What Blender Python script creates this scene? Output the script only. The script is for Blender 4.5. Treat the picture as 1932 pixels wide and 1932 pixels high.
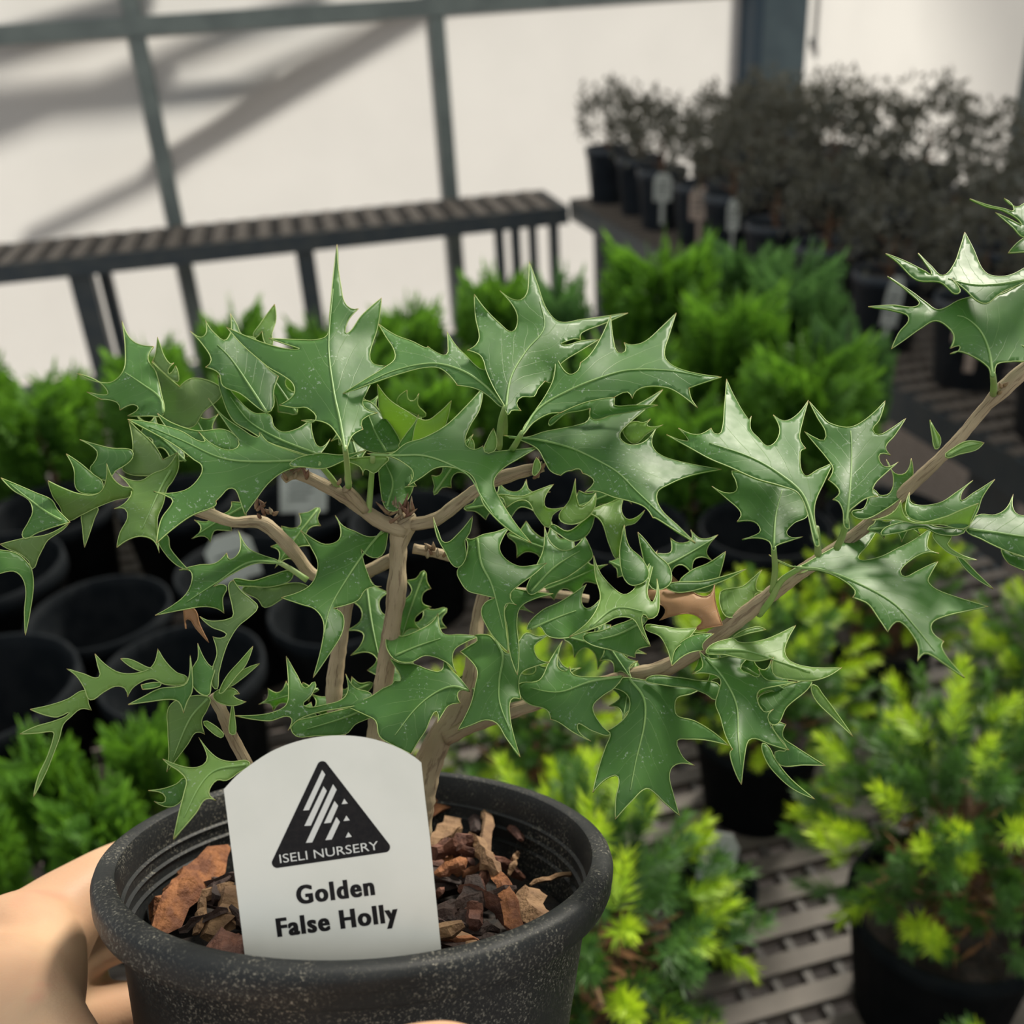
import bpy, bmesh, math, random
import numpy as np
from mathutils import Vector, Matrix, Quaternion
from mathutils.geometry import delaunay_2d_cdt

for o in list(bpy.data.objects):
    bpy.data.objects.remove(o)
SC = bpy.context.scene
COL = SC.collection

# ------------------------------------------------------------------ camera
F, CX, EYE = 1900.0, 966.0, 1.55            # focal length in pixels of the 1932 px frame, centre, eye height
_g = np.array([229.0, 3604.0, 1900.0]); _g /= np.linalg.norm(_g)     # gravity in camera axes, from the mullions' vanishing point
_y = np.array([0, 0, 1.0]) - _g[2] * _g; _y /= np.linalg.norm(_y)
MW = np.array([np.cross(_y, -_g), _y, -_g])
cd = bpy.data.cameras.new('camera'); cam = bpy.data.objects.new('camera', cd); COL.objects.link(cam)
cam.matrix_world = Matrix([[MW[i][0], -MW[i][1], -MW[i][2], (0, 0, EYE)[i]] for i in range(3)] + [[0, 0, 0, 1]])
cd.sensor_width = 36; cd.lens = 36 * F / 1932; cd.clip_start = 0.02
cd.dof.use_dof = True; cd.dof.focus_distance = 0.285; cd.dof.aperture_fstop = 11.5
SC.camera = cam

# ------------------------------------------------------------------ world, sun, exposure
w = bpy.data.worlds.new('sky'); SC.world = w; w.use_nodes = True
w.node_tree.nodes['Background'].inputs[0].default_value = (0.86, 0.94, 1.0, 1)
w.node_tree.nodes['Background'].inputs[1].default_value = 0.56
sd = bpy.data.lights.new('sun', 'SUN'); sun = bpy.data.objects.new('sun', sd); COL.objects.link(sun)
sd.energy = 12.0; sd.angle = math.radians(11.0); sd.color = (1.0, 0.93, 0.80)
_az, _el = math.radians(38), math.radians(40)
TOSUN = Vector((math.sin(_az) * math.cos(_el), math.cos(_az) * math.cos(_el), math.sin(_el)))
sun.rotation_euler = TOSUN.to_track_quat('Z', 'Y').to_euler(); sun.location = (6, 8, 8)
vs = SC.view_settings
vs.view_transform = 'Standard'; vs.look = 'None'; vs.gamma = 1; vs.use_curve_mapping = False; vs.exposure = 0.22
SC.cycles.use_denoising = True
SC.cycles.max_bounces = 8; SC.cycles.diffuse_bounces = 4; SC.cycles.transmission_bounces = 4
SC.cycles.sample_clamp_indirect = 6

# ------------------------------------------------------------------ pixel helpers
def camw(v):                                   # camera axes (x right, y down, z forward) -> world
    p = MW @ np.asarray(v, float); return Vector((p[0], p[1], p[2] + EYE))
def cdir(v):
    return Vector(MW @ np.asarray(v, float))
def P(x, y, z):                                # pixel at camera depth z
    return camw(((x - CX) / F * z, (y - CX) / F * z, z))
def onz(x, y, h):                              # pixel on the horizontal plane at height h
    r = cdir(((x - CX) / F, (y - CX) / F, 1)); t = (h - EYE) / r.z
    return Vector((0, 0, EYE)) + r * t

# ------------------------------------------------------------------ object helpers
def tag(o, label=None, cat=None, group=None, kind=None):
    for k, v in (('label', label), ('category', cat), ('group', group), ('kind', kind)):
        if v: o[k] = v
    return o
def empty(name, loc=(0, 0, 0), rz=0):
    o = bpy.data.objects.new(name, None); COL.objects.link(o)
    o.location = loc; o.rotation_euler = (0, 0, rz); o.empty_display_size = 0.02
    return o
def link(name, me, parent=None, mat=None, kind=None):
    o = bpy.data.objects.new(name, me); COL.objects.link(o)
    if mat and not me.materials: me.materials.append(mat)
    if parent is not None: o.parent = parent
    if kind: o['kind'] = kind
    return o
def mesh(name, verts, faces, mat=None, smooth=False, attr=None):
    me = bpy.data.meshes.new(name)
    me.from_pydata([tuple(v) for v in verts], [], faces)
    if smooth: me.polygons.foreach_set('use_smooth', [True] * len(me.polygons))
    if attr is not None:
        a = me.attributes.new('tint', 'FLOAT', 'POINT'); a.data.foreach_set('value', attr)
    if mat: me.materials.append(mat)
    me.update()
    return me
class MB:                                      # collects shapes into one mesh
    def __init__(s): s.v, s.f, s.a = [], [], []
    def add(s, v, f, a=0.0):
        n = len(s.v); s.v += [Vector(p) for p in v]; s.f += [[i + n for i in q] for q in f]; s.a += (a if isinstance(a, list) else [a] * len(v))
    def box(s, x0, x1, y0, y1, z0, z1):
        v = [(x, y, z) for x in (x0, x1) for y in (y0, y1) for z in (z0, z1)]
        s.add(v, [(0, 1, 3, 2), (4, 6, 7, 5), (0, 4, 5, 1), (2, 3, 7, 6), (0, 2, 6, 4), (1, 5, 7, 3)])
    def tube(s, pts, rad, n=8, cap=True, a=None, flat=1.0):
        pts = [Vector(p) for p in pts]
        if not isinstance(rad, (list, tuple)): rad = [rad] * len(pts)
        ref = None; v = []
        for i, p in enumerate(pts):
            t = (pts[min(i + 1, len(pts) - 1)] - pts[max(i - 1, 0)]).normalized()
            if ref is None: ref = t.orthogonal().normalized()
            ref = (ref - t * ref.dot(t)); ref = ref.normalized() if ref.length > 1e-9 else t.orthogonal().normalized()
            b = t.cross(ref)
            v += [p + (ref * math.cos(2 * math.pi * k / n) + b * flat * math.sin(2 * math.pi * k / n)) * rad[i] for k in range(n)]
        f = [(i * n + k, i * n + (k + 1) % n, (i + 1) * n + (k + 1) % n, (i + 1) * n + k) for i in range(len(pts) - 1) for k in range(n)]
        if cap: f += [tuple(range(n))[::-1], tuple((len(pts) - 1) * n + k for k in range(n))]
        aa = 0.0 if a is None else [a[i] for i in range(len(pts)) for _ in range(n)]
        s.add(v, f, aa)
    def build(s, name, mat, parent=None, smooth=False, kind=None, loc=None):
        v = s.v if loc is None else [p - Vector(loc) for p in s.v]
        return link(name, mesh(name, v, s.f, mat, smooth, s.a), parent, None, kind)
def lathe(profile, n=48):                      # profile of (radius, height) -> verts, faces about z
    v = [(r * math.cos(2 * math.pi * k / n), r * math.sin(2 * math.pi * k / n), h) for r, h in profile for k in range(n)]
    f = [(i * n + k, i * n + (k + 1) % n, (i + 1) * n + (k + 1) % n, (i + 1) * n + k) for i in range(len(profile) - 1) for k in range(n)]
    return v, f
def copy_tree(o, parent=None):
    c = o.copy(); COL.objects.link(c); c.parent = parent
    for ch in o.children: copy_tree(ch, c)
    return c
def spline(pts, step, closed=False, sharp=None):      # Catmull-Rom through points (any dimension), broken at sharp ones
    pts = [np.array(p, float) for p in pts]; n = len(pts); out = []; src = []
    sharp = sharp or [False] * n
    rng = range(n if closed else n - 1)
    for i in rng:
        a, b = pts[i], pts[(i + 1) % n]
        pa = pts[(i - 1) % n] if (closed or i > 0) else None
        pb = pts[(i + 2) % n] if (closed or i + 2 < n) else None
        L = np.linalg.norm(b - a)
        def tang(p, q, r):
            d = r - p; l = np.linalg.norm(d); return d / l * L if l > 1e-9 else q * 0
        ta = (b - a) if (sharp[i] or pa is None) else tang(pa, a, b)
        tb = (b - a) if (sharp[(i + 1) % n] or pb is None) else tang(a, b, pb)
        if sharp[i]: ta = 1.6 * (b - a) - 0.6 * tb
        if sharp[(i + 1) % n]: tb = 1.6 * (b - a) - 0.6 * ta
        m = max(2, int(L / step))
        for k in range(m):
            t = k / m; t2, t3 = t * t, t * t * t
            out.append((2 * t3 - 3 * t2 + 1) * a + (t3 - 2 * t2 + t) * ta + (-2 * t3 + 3 * t2) * b + (t3 - t2) * tb)
            src.append((i, t))
    if not closed: out.append(pts[-1]); src.append((n - 2, 1.0))
    return out, src

# ------------------------------------------------------------------ materials
MATS = {}
class NT:
    def __init__(s, name):
        s.m = bpy.data.materials.new(name); s.m.use_nodes = True; s.t = s.m.node_tree; s.t.nodes.clear(); MATS[name] = s.m
    def n(s, typ, **kw):
        nd = s.t.nodes.new(typ)
        for k, v in kw.items():
            if k.startswith('i_'):
                key = k[2:]; key = int(key) if key.isdigit() else key.replace('_', ' ')
                nd.inputs[key].default_value = v
            else: setattr(nd, k, v)
        return nd
    def l(s, a, b): s.t.links.new(a, b)
    def mix(s, fac, a, b):
        m = s.n('ShaderNodeMix', data_type='RGBA')
        for idx, val in ((0, fac), (6, a), (7, b)):
            if isinstance(val, (int, float)): m.inputs[idx].default_value = val
            elif isinstance(val, tuple): m.inputs[idx].default_value = (*val, 1)
            else: s.l(val, m.inputs[idx])
        return m.outputs[2]
    def math(s, op, a, b=0.0, c=0.0):
        m = s.n('ShaderNodeMath', operation=op)
        for i, val in enumerate((a, b, c)):
            if isinstance(val, (int, float)): m.inputs[i].default_value = val
            else: s.l(val, m.inputs[i])
        return m.outputs[0]
    def ramp(s, fac, lo, hi):
        r = s.n('ShaderNodeMapRange', interpolation_type='SMOOTHSTEP'); s.l(fac, r.inputs[0])
        r.inputs[1].default_value = lo; r.inputs[2].default_value = hi; return r.outputs[0]
    def noise(s, scale, detail=3.0, vec=None, rough=0.5):
        nn = s.n('ShaderNodeTexNoise'); nn.inputs['Scale'].default_value = scale; nn.inputs['Detail'].default_value = detail
        nn.inputs['Roughness'].default_value = rough
        if vec is None: vec = s.n('ShaderNodeTexCoord').outputs['Object']
        s.l(vec, nn.inputs['Vector']); return nn.outputs['Fac']
    def out(s, col, rough=0.5, trans=0.0, tcol=None, bump=None, bstr=0.3, bdist=0.001, spec=0.5):
        b = s.n('ShaderNodeBsdfPrincipled')
        if isinstance(col, tuple): b.inputs['Base Color'].default_value = (*col, 1)
        else: s.l(col, b.inputs['Base Color'])
        if isinstance(rough, float): b.inputs['Roughness'].default_value = rough
        else: s.l(rough, b.inputs['Roughness'])
        b.inputs['Specular IOR Level'].default_value = spec
        if bump is not None:
            bn = s.n('ShaderNodeBump'); bn.inputs['Strength'].default_value = bstr; bn.inputs['Distance'].default_value = bdist
            s.l(bump, bn.inputs['Height']); s.l(bn.outputs[0], b.inputs['Normal'])
        sh = b.outputs[0]
        if trans > 0:
            t = s.n('ShaderNodeBsdfTranslucent')
            if isinstance(tcol, tuple): t.inputs[0].default_value = (*tcol, 1)
            else: s.l(tcol, t.inputs[0])
            mx = s.n('ShaderNodeMixShader'); mx.inputs[0].default_value = trans
            s.l(sh, mx.inputs[1]); s.l(t.outputs[0], mx.inputs[2]); sh = mx.outputs[0]
        o = s.n('ShaderNodeOutputMaterial'); s.l(sh, o.inputs[0]); return s.m
def plain(name, c1, c2=None, scale=30.0, rough=0.5, trans=0.0, tcol=None, bump=0.0, bscale=60.0, spec=0.5, lo=0.35, hi=0.65, bdist=0.001):
    t = NT(name)
    col = c1
    if c2: col = t.mix(t.ramp(t.noise(scale), lo, hi), c1, c2)
    bp = t.noise(bscale, 4) if bump else None
    return t.out(col, rough, trans, tcol or c1, bp, bump, bdist, spec)

def leaf_mat(name, base, alt, tcol, trans=0.35, rough=0.47, vein=(0.30, 0.42, 0.17), speck=0.5):
    t = NT(name)
    uv = t.n('ShaderNodeUVMap', uv_map='leaf').outputs[0]
    sx = t.n('ShaderNodeSeparateXYZ'); t.l(uv, sx.inputs[0]); u, v = sx.outputs[0], sx.outputs[1]
    oi = t.n('ShaderNodeObjectInfo').outputs['Random']
    obj = t.n('ShaderNodeTexCoord').outputs['Object']
    col = t.mix(t.ramp(t.noise(70, 3, obj), 0.3, 0.7), base, alt)
    col = t.mix(t.math('MULTIPLY', oi, 0.55), col, tuple(min(1, c * 1.35 + 0.012) for c in base))
    av = t.math('ABSOLUTE', v)
    # side veins curving off the midrib
    ph = t.math('SUBTRACT', t.math('MULTIPLY', u, 6.0), t.math('MULTIPLY', av, 3.2))
    ph = t.math('ADD', ph, t.math('MULTIPLY', t.noise(40, 2, obj), 0.8))
    ln = t.ramp(t.math('ABSOLUTE', t.math('SUBTRACT', t.math('FRACT', ph), 0.5)), 0.035, 0.0)
    ln = t.math('MULTIPLY', ln, t.ramp(av, 0.9, 0.1))
    col = t.mix(t.math('MULTIPLY', ln, 0.42), col, vein)
    # dried water marks and grit
    sp = t.ramp(t.noise(1000, 2, obj, 0.6), 0.60, 0.68)
    sp = t.math('MULTIPLY', sp, t.ramp(t.noise(110, 2, obj), 0.50, 0.66))
    col = t.mix(t.math('MULTIPLY', sp, speck), col, (0.62, 0.70, 0.58))
    rg = t.math('ADD', t.math('MULTIPLY', t.noise(160, 3, obj), 0.25), rough - 0.1)
    bmp = t.math('ADD', t.math('MULTIPLY', t.noise(420, 3, obj), 0.35), t.math('MULTIPLY', ln, -0.5))
    return t.out(col, rg, trans, tcol, bmp, 0.25, 0.0004, 0.5)

leaf_mat('leaf_green', (0.074, 0.182, 0.038), (0.042, 0.122, 0.030), (0.38, 0.70, 0.03), 0.40)
leaf_mat('leaf_young_and_backlit', (0.175, 0.30, 0.075), (0.115, 0.225, 0.055), (0.50, 0.72, 0.06), 0.42)  # young growth; also paints the yellow-green glow of backlit leaves
leaf_mat('leaf_under', (0.14, 0.22, 0.065), (0.10, 0.18, 0.055), (0.32, 0.55, 0.04), 0.36, 0.55, speck=0.2)
leaf_mat('leaf_dead', (0.40, 0.22, 0.10), (0.30, 0.15, 0.065), (0.5, 0.28, 0.10), 0.25, 0.6, (0.42, 0.27, 0.16), 0.1)
def margin_mat():
    t = NT('leaf_margin'); a = t.n('ShaderNodeAttribute', attribute_name='tint').outputs['Fac']
    t.out(t.mix(a, (0.46, 0.60, 0.22), (0.55, 0.36, 0.16)), 0.45, 0.35, (0.6, 0.75, 0.2))  # yellow-green edge and tan spines, paler to paint light caught along the rim
margin_mat()
plain('midrib', (0.26, 0.42, 0.13), (0.20, 0.36, 0.10), 200, 0.45, 0.2, (0.4, 0.6, 0.15))
plain('petiole', (0.24, 0.40, 0.10), (0.30, 0.40, 0.14), 120, 0.45, 0.15, (0.4, 0.6, 0.15))
def bark_mat():
    t = NT('bark'); tc = t.n('ShaderNodeTexCoord').outputs['Object']
    gr = t.n('ShaderNodeAttribute', attribute_name='grain').outputs['Vector']      # round the stem, and slowly along it
    nz = t.noise(900, 4, gr, 0.6)
    col = t.mix(t.ramp(t.noise(60, 3, tc), 0.3, 0.7), (0.42, 0.335, 0.21), (0.29, 0.22, 0.13))
    col = t.mix(t.math('MULTIPLY', t.ramp(nz, 0.54, 0.66), 0.75), col, (0.14, 0.09, 0.05))
    t.out(col, 0.75, bump=nz, bstr=0.8, bdist=0.0008)
bark_mat()
plain('bark_dark', (0.15, 0.09, 0.05), (0.07, 0.04, 0.025), 200, 0.8, bump=0.6, bscale=300)
plain('bud_scale', (0.14, 0.06, 0.035), (0.30, 0.21, 0.11), 150, 0.6)
def pot_mat():
    t = NT('pot_plastic'); tc = t.n('ShaderNodeTexCoord').outputs['Object']
    fine = t.noise(1100, 5, tc, 0.78)
    big = t.ramp(t.noise(45, 4, tc), 0.40, 0.60)
    dust = t.math('MULTIPLY', t.ramp(fine, 0.52, 0.68), t.math('ADD', t.math('MULTIPLY', big, 0.8), 0.07))
    col = t.mix(t.ramp(t.noise(25, 3, tc), 0.35, 0.65), (0.009, 0.011, 0.012), (0.018, 0.020, 0.021))
    col = t.mix(dust, col, (0.34, 0.32, 0.26))
    t.out(col, t.math('ADD', t.math('MULTIPLY', dust, 0.4), 0.45), bump=fine, bstr=0.25, bdist=0.0004, spec=0.28)
pot_mat()
plain('soil', (0.006, 0.0045, 0.0035), (0.018, 0.011, 0.007), 180, 0.9, bump=1.0, bscale=260, bdist=0.003)
for i, (c1, c2) in enumerate([((0.25, 0.095, 0.030), (0.12, 0.040, 0.015)), ((0.15, 0.060, 0.036), (0.065, 0.024, 0.016)),
                              ((0.23, 0.135, 0.066), (0.14, 0.075, 0.035)), ((0.045, 0.023, 0.017), (0.02, 0.011, 0.009))]):
    plain('chip_%d' % i, c1, c2, 140, 0.8, bump=0.9, bscale=500, bdist=0.0012)
plain('label_plastic', (0.88, 0.87, 0.79), (0.83, 0.825, 0.745), 45, 0.4, bump=0.05, bscale=300)
plain('label_edge', (0.93, 0.92, 0.80), rough=0.5)
plain('ink_black', (0.010, 0.009, 0.010), (0.016, 0.014, 0.014), 800, 0.5, spec=0.2)
plain('ink_white', (0.76, 0.76, 0.72), rough=0.45)
def skin_mat():
    t = NT('skin'); tc = t.n('ShaderNodeTexCoord').outputs['Object']
    col = t.mix(t.ramp(t.noise(28, 3, tc), 0.35, 0.65), (0.50, 0.325, 0.20), (0.46, 0.275, 0.17))
    col = t.mix(t.math('MULTIPLY', t.ramp(t.noise(45, 2, tc), 0.58, 0.72), 0.4), col, (0.52, 0.20, 0.14))
    t.out(col, 0.55, bump=t.noise(900, 4, tc), bstr=0.25, bdist=0.0004, spec=0.35)
    for n in t.t.nodes:
        if n.type == 'BSDF_PRINCIPLED':
            n.inputs['Subsurface Weight'].default_value = 0.15; n.inputs['Subsurface Radius'].default_value = (0.006, 0.002, 0.001)
            n.inputs['Subsurface Scale'].default_value = 1.0
skin_mat()
plain('nail', (0.66, 0.42, 0.34), rough=0.3)
# surroundings
def glazing_mat(name, c, clear=0.0):
    t = NT(name); tc = t.n('ShaderNodeTexCoord').outputs['Object']
    wv = t.n('ShaderNodeTexWave', wave_type='BANDS', bands_direction='X'); wv.inputs['Scale'].default_value = 22.0; t.l(tc, wv.inputs['Vector'])
    col = t.mix(t.math('MULTIPLY', wv.outputs['Fac'], 0.10), c, tuple(x * 0.8 for x in c))
    col = t.mix(t.math('MULTIPLY', t.ramp(t.noise(2.6, 4, tc), 0.35, 0.7), 0.16), col, tuple(x * 0.72 for x in c))
    tr = t.n('ShaderNodeBsdfTranslucent'); t.l(col, tr.inputs[0])
    df = t.n('ShaderNodeBsdfPrincipled'); df.inputs['Base Color'].default_value = (0.6, 0.6, 0.58, 1); df.inputs['Roughness'].default_value = 0.35
    mx = t.n('ShaderNodeMixShader'); mx.inputs[0].default_value = 0.18; t.l(tr.outputs[0], mx.inputs[1]); t.l(df.outputs[0], mx.inputs[2])
    sh = mx.outputs[0]
    if clear:                                    # part of the sun passes straight through the sheet
        tp = t.n('ShaderNodeBsdfTransparent'); m2 = t.n('ShaderNodeMixShader'); m2.inputs[0].default_value = clear
        t.l(sh, m2.inputs[1]); t.l(tp.outputs[0], m2.inputs[2]); sh = m2.outputs[0]
    o = t.n('ShaderNodeOutputMaterial'); t.l(sh, o.inputs[0])
glazing_mat('polycarbonate', (0.305, 0.305, 0.305))
glazing_mat('roof_sheet', (0.38, 0.39, 0.395), 0.40)
plain('frame_metal', (0.17, 0.20, 0.19), (0.13, 0.155, 0.15), 8, 0.5)
plain('column_paint', (0.060, 0.095, 0.115), (0.045, 0.075, 0.095), 9, 0.5)
plain('column_edge', (0.012, 0.035, 0.06), rough=0.5)
plain('bench_frame', (0.030, 0.042, 0.052), (0.045, 0.055, 0.06), 12, 0.5)
plain('bench_plastic', (0.095, 0.08, 0.068), (0.14, 0.118, 0.10), 14, 0.6)
plain('bench_rib', (0.055, 0.05, 0.048), (0.085, 0.075, 0.07), 14, 0.6)
plain('gravel', (0.34, 0.29, 0.26), (0.22, 0.185, 0.165), 60, 0.9, bump=0.6, bscale=90, bdist=0.01)
plain('yard_ground', (0.52, 0.50, 0.46), (0.42, 0.40, 0.36), 3, 0.9)
plain('black_pot', (0.006, 0.008, 0.010), (0.011, 0.013, 0.015), 30, 0.75, spec=0.06)
plain('navy_pot', (0.012, 0.020, 0.032), (0.022, 0.033, 0.048), 20, 0.45)
plain('tag_white', (0.62, 0.65, 0.62), (0.52, 0.55, 0.52), 30, 0.5, trans=0.25, tcol=(0.7, 0.72, 0.68))
plain('tag_pink', (0.50, 0.40, 0.34), (0.42, 0.33, 0.28), 30, 0.5)
plain('tag_print', (0.05, 0.06, 0.06), rough=0.5)
plain('steel_pipe', (0.55, 0.52, 0.49), rough=0.4)
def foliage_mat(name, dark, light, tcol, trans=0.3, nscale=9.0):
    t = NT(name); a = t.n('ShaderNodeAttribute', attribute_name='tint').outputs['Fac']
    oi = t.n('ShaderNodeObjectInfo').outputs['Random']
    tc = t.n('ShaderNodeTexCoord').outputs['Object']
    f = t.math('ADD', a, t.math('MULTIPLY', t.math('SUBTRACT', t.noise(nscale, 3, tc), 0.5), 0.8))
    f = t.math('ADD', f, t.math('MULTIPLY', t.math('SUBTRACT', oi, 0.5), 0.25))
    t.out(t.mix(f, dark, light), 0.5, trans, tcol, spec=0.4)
foliage_mat('cypress_foliage', (0.034, 0.105, 0.018), (0.125, 0.275, 0.034), (0.22, 0.50, 0.03))
foliage_mat('cypress_blue', (0.045, 0.12, 0.040), (0.12, 0.25, 0.075), (0.18, 0.40, 0.09))
foliage_mat('spruce_needle', (0.030, 0.085, 0.024), (0.10, 0.22, 0.05), (0.14, 0.32, 0.03))
foliage_mat('spruce_new', (0.24, 0.42, 0.03), (0.50, 0.66, 0.03), (0.60, 0.80, 0.03))
foliage_mat('dark_leaf', (0.050, 0.056, 0.048), (0.125, 0.122, 0.098), (0.14, 0.13, 0.08), 0.25)
plain('twig_brown', (0.16, 0.085, 0.045), (0.09, 0.045, 0.025), 60, 0.8)
plain('dry_needle', (0.24, 0.11, 0.04), (0.13, 0.06, 0.025), 80, 0.8)

# ------------------------------------------------------------------ the setting
W0 = Vector((-2.0887, 4.3659, 0)); WD = Vector((0.98113, 0.19336, 0)); WN = Vector((-0.19336, 0.98113, 0))
WA = math.atan2(WD.y, WD.x)
E1 = Vector((0.219, -0.9757, 0)); E2 = Vector((0.9757, 0.219, 0))             # along and across the side benches
gm = MB(); gm.box(-14, 14, -8, 22, -0.05, 0.0)
tag(gm.build('floor', MATS['gravel']), 'pinkish grey gravel greenhouse floor', None, None, 'structure')

wall = tag(empty('wall_back', W0, WA), 'translucent ribbed glazing wall in a grey metal frame', None, None, 'structure')
S = [-2.922, -1.707, -0.492, 0.723, 1.938, 3.40]
ZR = [0.05, 1.475, 2.9]
for i in range(len(S) - 1):
    for j in range(2):
        link('panel', mesh('panel', [(S[i] + .02, .02, ZR[j] + .02), (S[i + 1] - .02, .02, ZR[j] + .02), (S[i + 1] - .02, .02, ZR[j + 1] - .02), (S[i] + .02, .02, ZR[j + 1] - .02)], [(0, 1, 2, 3)], MATS['polycarbonate']), wall)
for s in S[:-1]:
    m = MB(); m.box(s - .033, s + .033, -.02, .03, 0, 2.95); m.build('mullion', MATS['frame_metal'], wall)
for z, t in ((1.475, .036), (2.93, .04), (0.03, .03)):
    m = MB(); m.box(S[0], S[-1], -.028, .028, z - t, z + t); m.build('rail', MATS['frame_metal'], wall)
# corner column
tr = tag(empty('trim_1', W0 + WD * 3.46, WA), 'dark teal corner column between the two glazed walls', None, None, 'structure')
m = MB(); m.box(-.085, .135, -.10, .06, 0, 2.95); m.build('column_face', MATS['column_paint'], tr)
m = MB(); m.box(-.135, -.087, -.12, .06, 0, 2.95); m.build('column_flange', MATS['column_edge'], tr)
cp = empty('conduit_pipe', W0 + WD * 3.655 - WN * .09)
m = MB(); m.tube([(0, 0, 1.24), (0, 0, 2.9)], .016, 10); m.build('pipe', MATS['steel_pipe'], cp, True)
m = MB(); m.box(-.03, .02, -.02, .02, 1.21, 1.245); m.build('clamp', MATS['bench_frame'], cp)
tag(cp, 'pale thin conduit pipe fixed to the dark corner column', 'pipe')
# side wall towards the camera on the right
R0 = W0 + WD * 3.63; RA = math.atan2(E1.y, E1.x)
wr = tag(empty('wall_right', R0, RA), 'bright cream glazing wall behind the dark potted shrubs', None, None, 'structure')
T = [0.0, 1.55, 2.77, 3.99, 5.2]
for i in range(4):
    for j in range(2):
        link('panel', mesh('panel', [(T[i] + .02, .0, ZR[j] * (j > 0) + .02), (T[i + 1] - .02, .0, ZR[j] * (j > 0) + .02), (T[i + 1] - .02, .0, ZR[j + 1] - .02), (T[i] + .02, .0, ZR[j + 1] - .02)], [(0, 1, 2, 3)], MATS['polycarbonate']), wr)
for s in T[1:]:
    m = MB(); m.box(s - .033, s + .033, -.03, .02, 0, 2.95); m.build('mullion', MATS['frame_metal'], wr)
m = MB(); m.box(0, T[-1], -.025, .03, 1.56, 1.63); m.build('rail', MATS['frame_metal'], wr)
# translucent roof, unseen above the frame, that softens the sun
rf = tag(empty('ceiling', W0, WA), 'translucent roof sheets of the greenhouse', None, None, 'structure')
for k in range(4):
    x0, x1 = -3.2 + k * 2.4, -3.2 + (k + 1) * 2.4
    link('roof_sheet', mesh('roof_sheet', [(x0, .2, 2.97), (x1, .2, 2.97), (x1, -7.2, 3.5), (x0, -7.2, 3.5)], [(0, 3, 2, 1)], MATS['roof_sheet']), rf)
# struts of the neighbouring frame outside, whose shadows fall on the glazing
def onwall(x, y):
    r = cdir(((x - CX) / F, (y - CX) / F, 1)); t = W0.dot(WN) / r.dot(WN); return Vector((0, 0, EYE)) + r * t
st = empty('outside_truss', W0 + WN * .4)
for (a, b, r, k) in (((900, -30), (280, 340), .045, .55), ((600, 10), (-80, 290), .035, .9), ((500, 180), (300, 200), .03, .6), ((330, 330), (40, 470), .03, .8),
                     ((300, 190), (-80, 225), .05, .9), ((760, 50), (420, 190), .025, 1.0), ((260, 30), (-80, 130), .05, .7)):
    m = MB(); m.tube([onwall(*a) + TOSUN * k * .5, onwall(*b) + TOSUN * k * .5], r, 8); m.build('strut', MATS['frame_metal'], st, loc=st.location)
tag(st, 'diagonal metal truss struts seen as shadows through the back glazing', 'truss')

# ------------------------------------------------------------------ benches
def bench(name, origin, ax, ay, L, D, top, label, legs, slat_w, gap, rail=.075, ribs=True, fm='bench_frame'):
    b = empty(name, (origin.x, origin.y, 0), math.atan2(ax.y, ax.x))
    sgn = 1 if ax.x * ay.y - ax.y * ay.x > 0 else -1            # y side the depth runs to
    def bx(x0, x1, y0, y1, z0, z1, nm, mt):
        m = MB(); m.box(x0, x1, min(y0 * sgn, y1 * sgn), max(y0 * sgn, y1 * sgn), z0, z1); return m.build(nm, MATS[mt], b)
    bx(0, L, 0, .03, top - rail, top - .004, 'rail', fm); bx(0, L, D - .03, D, top - rail, top - .004, 'rail', fm)
    bx(0, .03, .03, D - .03, top - rail, top - .004, 'end_rail', fm); bx(L - .03, L, .03, D - .03, top - rail, top - .004, 'end_rail', fm)
    for (x, y, wd) in legs: bx(x - wd / 2, x + wd / 2, y, y + wd, 0, top - rail, 'leg', fm)
    m = MB(); m.box(0, slat_w, min(0.002 * sgn, (D - .002) * sgn), max(0.002 * sgn, (D - .002) * sgn), -.012, 0)
    sm = mesh('slat', m.v, m.f, MATS['bench_plastic'])
    n = int((L - .002) / (slat_w + gap))
    for k in range(n):
        o = link('slat', sm, b); o.location = (.004 + k * (slat_w + gap), 0, top)
    if ribs:
        m = MB(); ny = int(D / .033)
        for k in range(ny): m.box(0.01, L - .01, *sorted(((.01 + k * .033) * sgn, (.018 + k * .033) * sgn)), top - .02, top - .004)
        m.build('rib', MATS['bench_rib'], b, kind='stuff')
    tag(b, label, 'bench')
    return b
DB = 0.43
bench('plant_bench', W0 + WD * (-1.0) - WN * (DB + .05), WD, WN, 3.36, DB, .70,
      'empty long slatted bench against the back glazing wall', [(.48, .02, .085), (1.368, .02, .085), (2.246, .02, .075), (3.062, .02, .038), (3.132, .02, .038), (3.207, .02, .034), (3.301, .02, .038), (1.40, .36, .05), (.5, .36, .05)], .047, .043)
RB0 = Vector((.335, 4.50, 0))
bench('plant_bench', RB0, E1, E2, 4.2, 1.05, .70, 'bench by the cream glazing wall carrying the dark shrubs',
      [(.3, .02, .07), (1.3, .02, .07), (2.1, .02, .07), (2.75, .02, .07), (3.4, .02, .07), (1.3, .95, .07), (2.75, .95, .07)], .03, .03, .085)
MB0 = Vector((.565, 2.18, 0))
bench('plant_bench', MB0, E1, -E2, 1.86, 2.3, .70, 'slatted bench crowded with green conifers and black pots',
      [(.1, .05, .06), (1.7, .05, .06), (.1, 1.2, .06), (1.7, 1.2, .06), (.1, 2.2, .06), (1.7, 2.2, .06)], .02, .018, .07)

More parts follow.
